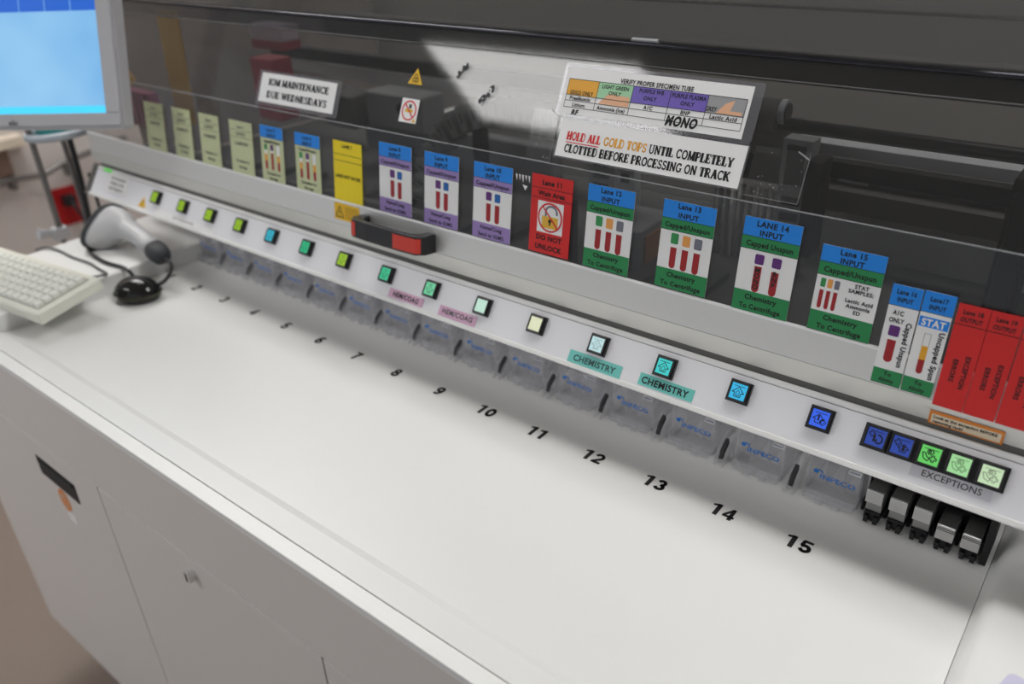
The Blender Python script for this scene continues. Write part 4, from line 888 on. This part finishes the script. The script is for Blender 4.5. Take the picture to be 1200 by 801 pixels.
# =================================================================== TUBE RACKS
for j in range(5):
    xc = 1.2430 + j*0.02225; low = j >= 3
    t = thing('tube_rack', 'metal topped black tube rack, %s in the exception bay' % ['leftmost', 'second from left', 'middle one', 'second from right, pushed lower', 'rightmost, pushed lower'][j], 'tube rack', Matrix.Translation((xc, 0.075, 0.0005)), 'racks in the exception bay')
    b = MB(); b.box((-0.0072, 0.001, 0.0), (0.0078, 0.031, 0.0105), BLACK); b.box((-0.0060, -0.0035, 0.0), (-0.0020, 0.002, 0.0075), BLACK); b.box((0.0030, -0.0035, 0.0), (0.0072, 0.002, 0.0075), BLACK); b.build('rack_foot', t, 0.0006)
    if not low:
        b = MB(); b.box((-0.0072, 0.0035, 0.0107), (0.0078, 0.030, 0.0250), STEELM); b.build('rack_body', t, 0.0005)
        b = MB(); b.box((-0.0080, -0.0010, 0.0235), (0.0080, 0.030, 0.0378), STEEL); b.box((-0.0080, -0.0014, 0.0235), (0.0080, -0.0010, 0.0350), STEEL); b.build('end_grip', t, 0.0006)
        b = MB(); b.box((-0.0078, 0.0015, 0.0379), (0.0078, 0.0300, 0.0386), STEELD); b.build('dark_mirrored_top', t)  # top coloured dark for the dark underside the metal would mirror
    else:
        b = MB(); b.box((-0.0080, -0.0008, 0.0110), (0.0080, 0.030, 0.0280), STEEL); b.build('rack_body', t, 0.0006)
        b = MB()
        for zz in (0.0225, 0.0245): b.box((-0.0081, -0.0011, zz), (0.0081, -0.0006, zz + 0.0006), STEELD)
        b.build('groove_lines', t)
        b = MB(); b.box((-0.0078, 0.0010, 0.0281), (0.0078, 0.030, 0.0288), STEELD); b.build('dark_mirrored_top', t)  # mirrored dark put into the colour of the low tops too

# =================================================================== DESK THINGS
# keyboard (half on the raised side shelf, overhanging the tray)
O = Vector((0.1210, -0.1294, 0.060)); ux = Vector((0.2357, 0.0288, 0.0)).normalized(); fy = Vector((0.022, -0.1056, -0.0150))
fy = (fy - ux*fy.dot(ux)).normalized(); uz = ux.cross(-fy).normalized()
KM = Matrix.Identity(4)
for i in range(3): KM[i][0] = ux[i]; KM[i][1] = -fy[i]; KM[i][2] = uz[i]; KM[i][3] = O[i]
kb = thing('keyboard', 'compact ivory keyboard overhanging the left edge of the white tray', 'keyboard', KM)
KW, KD = 0.300, 0.112
b = MB(); b.box((-KW, -KD, -0.020), (0, 0, 0), KBBODY); b.build('keyboard_case', kb, 0.004, 3)
b = MB(); b.box((-KW + 0.012, -KD + 0.010, 0.0002), (-0.012, -0.012, 0.001), mat('key_well', rgb(178, 178, 168), 0.6)); b.build('key_well', kb)
for r in range(6):
    n = 15; dx = (KW - 0.028) / n; dy = (KD - 0.026) / 6; c = 0
    while c < n:
        span = 6 if (r == 0 and c == 4) else 1
        x0 = -KW + 0.014 + c*dx; y0 = -KD + 0.012 + r*dy
        if c + span > n: span = n - c
        b = MB(); x1 = x0 + dx*span - 0.0022; y1 = y0 + dy - 0.0022
        b.add([(x0, y0, 0.001), (x1, y0, 0.001), (x1, y1, 0.001), (x0, y1, 0.001), (x0+.0018, y0+.0015, 0.0055), (x1-.0018, y0+.0015, 0.0055), (x1-.0018, y1-.001, 0.006), (x0+.0018, y1-.001, 0.006)],
              [(3,2,1,0),(4,5,6,7),(0,1,5,4),(1,2,6,5),(2,3,7,6),(3,0,4,7)], KEYM)
        b.build('key', kb); c += span
b = MB()
for xx in (-0.265, -0.10): b.box((xx, -0.020, -0.0305), (xx + 0.02, -0.012, -0.019), KBBODY)
b.build('tilt_foot', kb)
# mouse
ms = thing('computer_mouse', 'small glossy black computer mouse on the white tray', 'mouse', Matrix.Translation((0.1130, -0.0755, 0.0002)) @ Matrix.Rotation(math.radians(20), 4, 'Z'))
b = MB(); b.ellipsoid((0, 0, 0.012), (0.040, 0.031, 0.025), mat('glossy_black', rgb(18, 18, 18), 0.08), flat=-0.0118); b.build('mouse_shell', ms)
b = MB(); b.tube([(0.0408*math.cos(a*PI/16), 0.0316*math.sin(a*PI/16), 0.0125) for a in range(33)], 0.0012, mat('olive_trim', rgb(62, 64, 30), 0.4), 6, caps=False); b.build('trim_line', ms)
b = MB(); b.ellipsoid((0.020, 0, 0.0325), (0.008, 0.003, 0.004), BLACKM, 12, 8); b.build('scroll_wheel', ms)
# barcode scanner: body lofted along a curved spine
sc = thing('barcode_scanner', 'light grey handheld barcode scanner lying under the left end of the button panel', 'scanner', Matrix.Translation((-0.06, -0.02, 0.030)))
SI = Matrix.Translation((0.06, 0.02, -0.030))
def loft(mb, rings, m, n=20):
    """rings: centre, half width vector, half height vector"""
    vs = []; fs = []
    for c, a, u in rings:
        for k in range(n):
            t = 2*PI*k/n; ct, st = math.cos(t), math.sin(t)
            e = lambda v: math.copysign(abs(v)**0.75, v)
            vs.append(Vector(c) + Vector(a)*e(ct) + Vector(u)*e(st))
    for i in range(len(rings)-1):
        for k in range(n): fs.append([i*n+k, i*n+(k+1) % n, (i+1)*n+(k+1) % n, (i+1)*n+k])
    fs += [list(range(n)), [(len(rings)-1)*n+k for k in range(n)][::-1]]
    mb.add([SI @ v for v in vs], fs, m, True)
P_ = lambda *q: Vector(q)
LA = P_(0.23, 0.65, 0.72).normalized(); WA = P_(-0.058, 0.744, -0.653).normalized(); HA = P_(0.10, 0.99, 0.0).normalized(); UA = P_(0.22, 0.0, 0.97).normalized()
RUB = mat('dark_rubber', rgb(56, 58, 62), 0.6)
b = MB(); loft(b, [(P_(-0.068, -0.019, 0.0660), WA*0.029, LA*0.0440), (P_(-0.058, -0.017, 0.0665), WA*0.028, LA*0.0430), (P_(-0.046, -0.012, 0.0680), WA*0.024, LA*0.036), (P_(-0.032, -0.007, 0.0695), WA*0.020, LA*0.027), (P_(-0.016, -0.004, 0.0695), HA*0.0165, UA*0.0185),
             (P_(0.012, -0.004, 0.0650), HA*0.0150, UA*0.0150), (P_(0.045, -0.007, 0.0585), HA*0.0145, UA*0.0142), (P_(0.072, -0.010, 0.0535), HA*0.0145, UA*0.0140)], SCANW); b.build('scanner_body', sc)
b = MB(); loft(b, [(P_(-0.077, -0.0195, 0.0645), WA*0.033, LA*0.0475), (P_(-0.068, -0.0185, 0.0660), WA*0.033, LA*0.0475)], RUB); b.build('front_bezel', sc)
b = MB(); loft(b, [(P_(-0.0785, -0.0195, 0.0645), WA*0.026, LA*0.038), (P_(-0.0765, -0.0195, 0.0645), WA*0.026, LA*0.038)], BLACKM); b.build('scan_window', sc)
b = MB(); loft(b, [(P_(0.070, -0.010, 0.0540), HA*0.0165, UA*0.0160), (P_(0.086, -0.011, 0.0510), HA*0.0170, UA*0.0165), (P_(0.100, -0.013, 0.0485), HA*0.0150, UA*0.0150), (P_(0.108, -0.014, 0.0475), HA*0.008, UA*0.008)], RUB); b.build('cable_boot', sc)
b = MB(); loft(b, [(P_(-0.012, -0.006, 0.0510), HA*0.007, UA*0.006), (P_(0.010, -0.006, 0.0485), HA*0.007, UA*0.006)], mat('trigger_grey', rgb(150, 150, 152), 0.5)); b.build('trigger', sc)
def spline(pts, n=8):
    out = []; P = [Vector(p) for p in pts]; P = [P[0]*2 - P[1]] + P + [P[-1]*2 - P[-2]]
    for i in range(1, len(P)-2):
        for j in range(n):
            t = j/n; a, bb, c, d = P[i-1], P[i], P[i+1], P[i+2]
            out.append(0.5*((2*bb) + (c-a)*t + (2*a-5*bb+4*c-d)*t*t + (-a+3*bb-3*c+d)*t**3))
    out.append(P[-2]); return out
b = MB(); b.tube(spline([(0.112, -0.0155, 0.047), (0.128, -0.016, 0.044), (0.139, -0.026, 0.034), (0.138, -0.043, 0.022), (0.118, -0.060, 0.014), (0.085, -0.058, 0.016), (0.056, -0.060, 0.033), (0.000, -0.066, 0.0335), (-0.060, -0.060, 0.0335), (-0.128, -0.035, 0.0335), (-0.172, 0.0, 0.034), (-0.19, 0.03, 0.05), (-0.235, 0.05, 0.12)]), 0.0032, BLACK, 8)
tag(b.build('scanner_cable'), 'black cable curling from the barcode scanner handle across the tray edge', 'cable')
b = MB(); b.tube(spline([(-0.175, -0.106, 0.030), (-0.158, -0.092, 0.0335), (-0.120, -0.086, 0.0325), (-0.075, -0.087, 0.0325), (-0.022, -0.083, 0.0325), (0.012, -0.086, 0.0325), (0.050, -0.090, 0.034), (0.066, -0.105, 0.040), (0.066, -0.132, 0.045)]), 0.0022, mat('grey_cable', rgb(92, 92, 94), 0.5), 8)
tag(b.build('keyboard_cable'), 'thin grey cable running from behind the ivory keyboard over the raised shelf', 'cable')
# lavender box at the lower right
t = thing('small_box', 'small pale lavender plastic box at the lower right corner of the photo', 'box', Matrix.Translation((1.407, -0.101, 0.0232)) @ Matrix.Rotation(math.radians(-14), 4, 'Z'))
b = MB(); b.prism(rrect(-0.022, -0.03, 0.03, 0.022, 0.006), 0.0, 0.008, mat('lavender_plastic', rgb(206, 202, 226), 0.35), 'z'); b.build('box_body', t, 0.001)
b = MB(); b.prism(rrect(-0.0225, -0.0305, 0.0305, 0.0225, 0.006), 0.0081, 0.0115, mat('lavender_plastic', rgb(206, 202, 226), 0.35), 'z'); b.build('box_lid', t, 0.001)

# monitor
mu = Vector((0.8385, 0.545, 0.0)); mv = Vector((-0.0321, 0.0493, 0.1848)).normalized(); mv = (mv - mu*mv.dot(mu)).normalized(); mn = mu.cross(mv)   # faces the camera
MMx = Matrix.Identity(4); mo = CAMPOS + (Vector((0.0503, 0.0038, 0.255)) - CAMPOS) * (1.45/1.5)
for i in range(3): MMx[i][0] = mu[i]; MMx[i][1] = mv[i]; MMx[i][2] = mn[i]; MMx[i][3] = mo[i]
mon = thing('monitor', 'grey framed touch monitor with a pale blue screen', 'monitor', MMx)
MW, MH = 0.40, 0.34
b = MB()
r0 = rrect(-MW, 0, 0, MH, 0.008); b.prism(r0, -0.030, -0.004, MONB, 'z')
bz = 0.0275
for a, c in (((-MW, 0.004), (0, 0.0235)), ((-MW, MH - bz), (0, MH - 0.004)), ((-MW + 0.0, 0.0235), (-MW + bz, MH - bz)), ((-bz, 0.0235), (0, MH - bz))):
    b.box((a[0] + (0.004 if a[0] == -MW else 0), a[1], -0.0042), (c[0] - (0.004 if c[0] == 0 else 0), c[1], 0.0), MONB)
b.build('monitor_housing', mon, 0.002)
b = MB(); b.box((-MW + bz, 0.0235, -0.004), (-bz, MH - bz, -0.0025), SCREEN); b.build('screen', mon)
b = MB(); b.box((-MW + bz, 0.0236, -0.0025), (-bz - .0005, 0.0345, -0.0020), mat('taskbar_cyan', rgb(64, 190, 226), 0.3, emit=0.9)); b.build('screen_taskbar', mon)
b = MB()
for j in range(7): b.box((-bz - 0.040 - j*0.042, 0.1745, -0.0025), (-bz - 0.0405 - (j-1)*0.042 - .001, 0.215, -0.0020), mat('tile_blue', rgb(20, 84, 180), 0.3, emit=0.8))
b.build('screen_tiles', mon)
b = MB(); text(b, 'elo', -0.1830 + 0.0, 0.0105, 0.0085, mat('logo_grey', rgb(70, 70, 74), 0.4), 0.0006, bold=0.02); b.build('maker_mark', mon)
# monitor stand: two posts beyond the machine's left end
st = thing('monitor_stand', 'grey metal post stand with an oval ring below the blue monitor', 'stand', Matrix.Translation((-0.30, 0.02, FLOOR_Z)))
SI2 = Matrix.Translation((0.30, -0.02, -FLOOR_Z))
b = MB(); b.tube([SI2 @ Vector((-0.30, -0.010, FLOOR_Z + 0.03)), SI2 @ Vector((-0.30, -0.008, 0.235))], 0.0055, POST, 12); b.build('post', st)
b = MB(); b.tube([SI2 @ Vector((-0.30, 0.045, FLOOR_Z + 0.03)), SI2 @ Vector((-0.30, 0.048, 0.185))], 0.005, POST, 12); b.build('post', st)
b = MB(); b.prism([(x_, y_) for x_, y_ in circ(0, 0, 0.10, 0.12)], 0.0, 0.03, POST, 'z'); b.build('stand_base', st, 0.004)
b = MB(); b.tube([SI2 @ Vector((-0.30 + 0.045*math.cos(a*PI/16), 0.047 + 0.058*math.sin(a*PI/16), 0.192)) for a in range(33)], 0.0075, mat('pale_ring', rgb(178, 188, 196), 0.35), 10, caps=False); b.build('ring', st)
b = MB(); b.prism([tuple((SI2 @ Vector((-0.30 + 0.036*math.cos(a*PI/12), 0.052 + 0.046*math.sin(a*PI/12), 0)))[:2]) for a in range(24)], 0.192 - FLOOR_Z, 0.215 - FLOOR_Z, TEALI, 'z'); b.build('teal_insert', st, 0.003)
b = MB(); b.box(tuple(SI2 @ Vector((-0.312, -0.024, -0.008))), tuple(SI2 @ Vector((-0.288, 0.004, 0.016))), RAILL); b.tube([SI2 @ Vector((-0.300, -0.022, 0.006)), SI2 @ Vector((-0.300, -0.050, 0.014))], [0.006, 0.011], RAILL, 12); b.build('clamp_knob', st, 0.002)
b = MB(); b.tube(spline([(-0.285, 0.055, 0.19), (-0.284, 0.052, 0.10), (-0.285, 0.046, 0.02), (-0.283, 0.040, -0.06), (-0.282, 0.03, -0.2), (-0.28, 0.02, -0.5)]), 0.0058, BLACK, 10)
tag(b.build('cable_bundle'), 'thick black cable hanging beside the monitor stand posts', 'cable')
# wall things
wx = X0
t = thing('wall_outlet', 'red emergency power outlet plate on the wall behind the monitor stand', 'outlet', Matrix.Translation((wx, 0.4997, -0.330)))
b = MB(); b.box((0.0, -0.049, -0.066), (0.006, 0.049, 0.066), REDOUT); b.build('face_plate', t, 0.002)
b = MB()
for zz in (-0.028, 0.028): b.box((0.006, -0.020, zz - 0.018), (0.008, 0.020, zz + 0.018), REDOUT)
b.build('socket', t, 0.001)
t = thing('power_plug', 'black plug and cord in the red wall outlet', 'plug', Matrix.Translation((wx + 0.0085, 0.492, -0.305)))
b = MB(); b.box((0.0, -0.018, -0.018), (0.038, 0.018, 0.018), BLACK); b.build('plug_body', t, 0.004)
b = MB(); b.tube(spline([(0.036, 0, 0), (0.055, 0.005, -0.03), (0.055, 0.016, -0.08), (0.045, 0.013, -0.16), (0.035, -0.03, -0.21), (0.03, -0.05, -0.27)]), 0.0065, BLACK, 8); b.build('plug_cord', t)
t = thing('wall_outlet', 'second red outlet plate low on the wall, half hidden by the white shelf', 'outlet', Matrix.Translation((wx, 0.5231, -0.545)))
b = MB(); b.box((0.0, -0.049, -0.066), (0.006, 0.049, 0.066), REDOUT); b.build('face_plate', t, 0.002)
b = MB(); b.box((0.006, -0.016, -0.014), (0.008, 0.016, 0.014), REDOUT); b.build('socket', t, 0.001)
b = MB(); b.tube(spline([(wx + 0.03, -0.324, -0.177), (wx + 0.03, 0.289, -0.190), (wx + 0.03, 0.4285, -0.201), (wx + 0.03, 0.482, -0.188), (wx + 0.03, 0.528, -0.177), (wx + 0.03, 0.741, -0.150)]), 0.009, POST, 10)
for yy in (0.342, 0.522): b.box((wx, yy - 0.008, -0.225), (wx + 0.038, yy + 0.008, -0.180), POST)
tag(b.build('wall_rail'), 'thin grey rail with small brackets along the wall below the shelf', 'rail')
t = thing('wall_shelf', 'cream edged wall shelf left of the stand, cut by the photo edge', 'shelf', Matrix.Translation((wx, 0.0, -0.077)))
b = MB(); b.box((0.0, -0.6, -0.016), (0.05, 0.409, 0.016), mat('cream_laminate', rgb(226, 214, 196), 0.5)); b.build('shelf_board', t, 0.002)
b = MB(); b.box((0.0, -0.6, -0.100), (0.03, 0.355, -0.0165), mat('brown_bracket', rgb(120, 98, 84), 0.6)); b.build('shelf_support', t, 0.002)

bpy.context.view_layer.update()
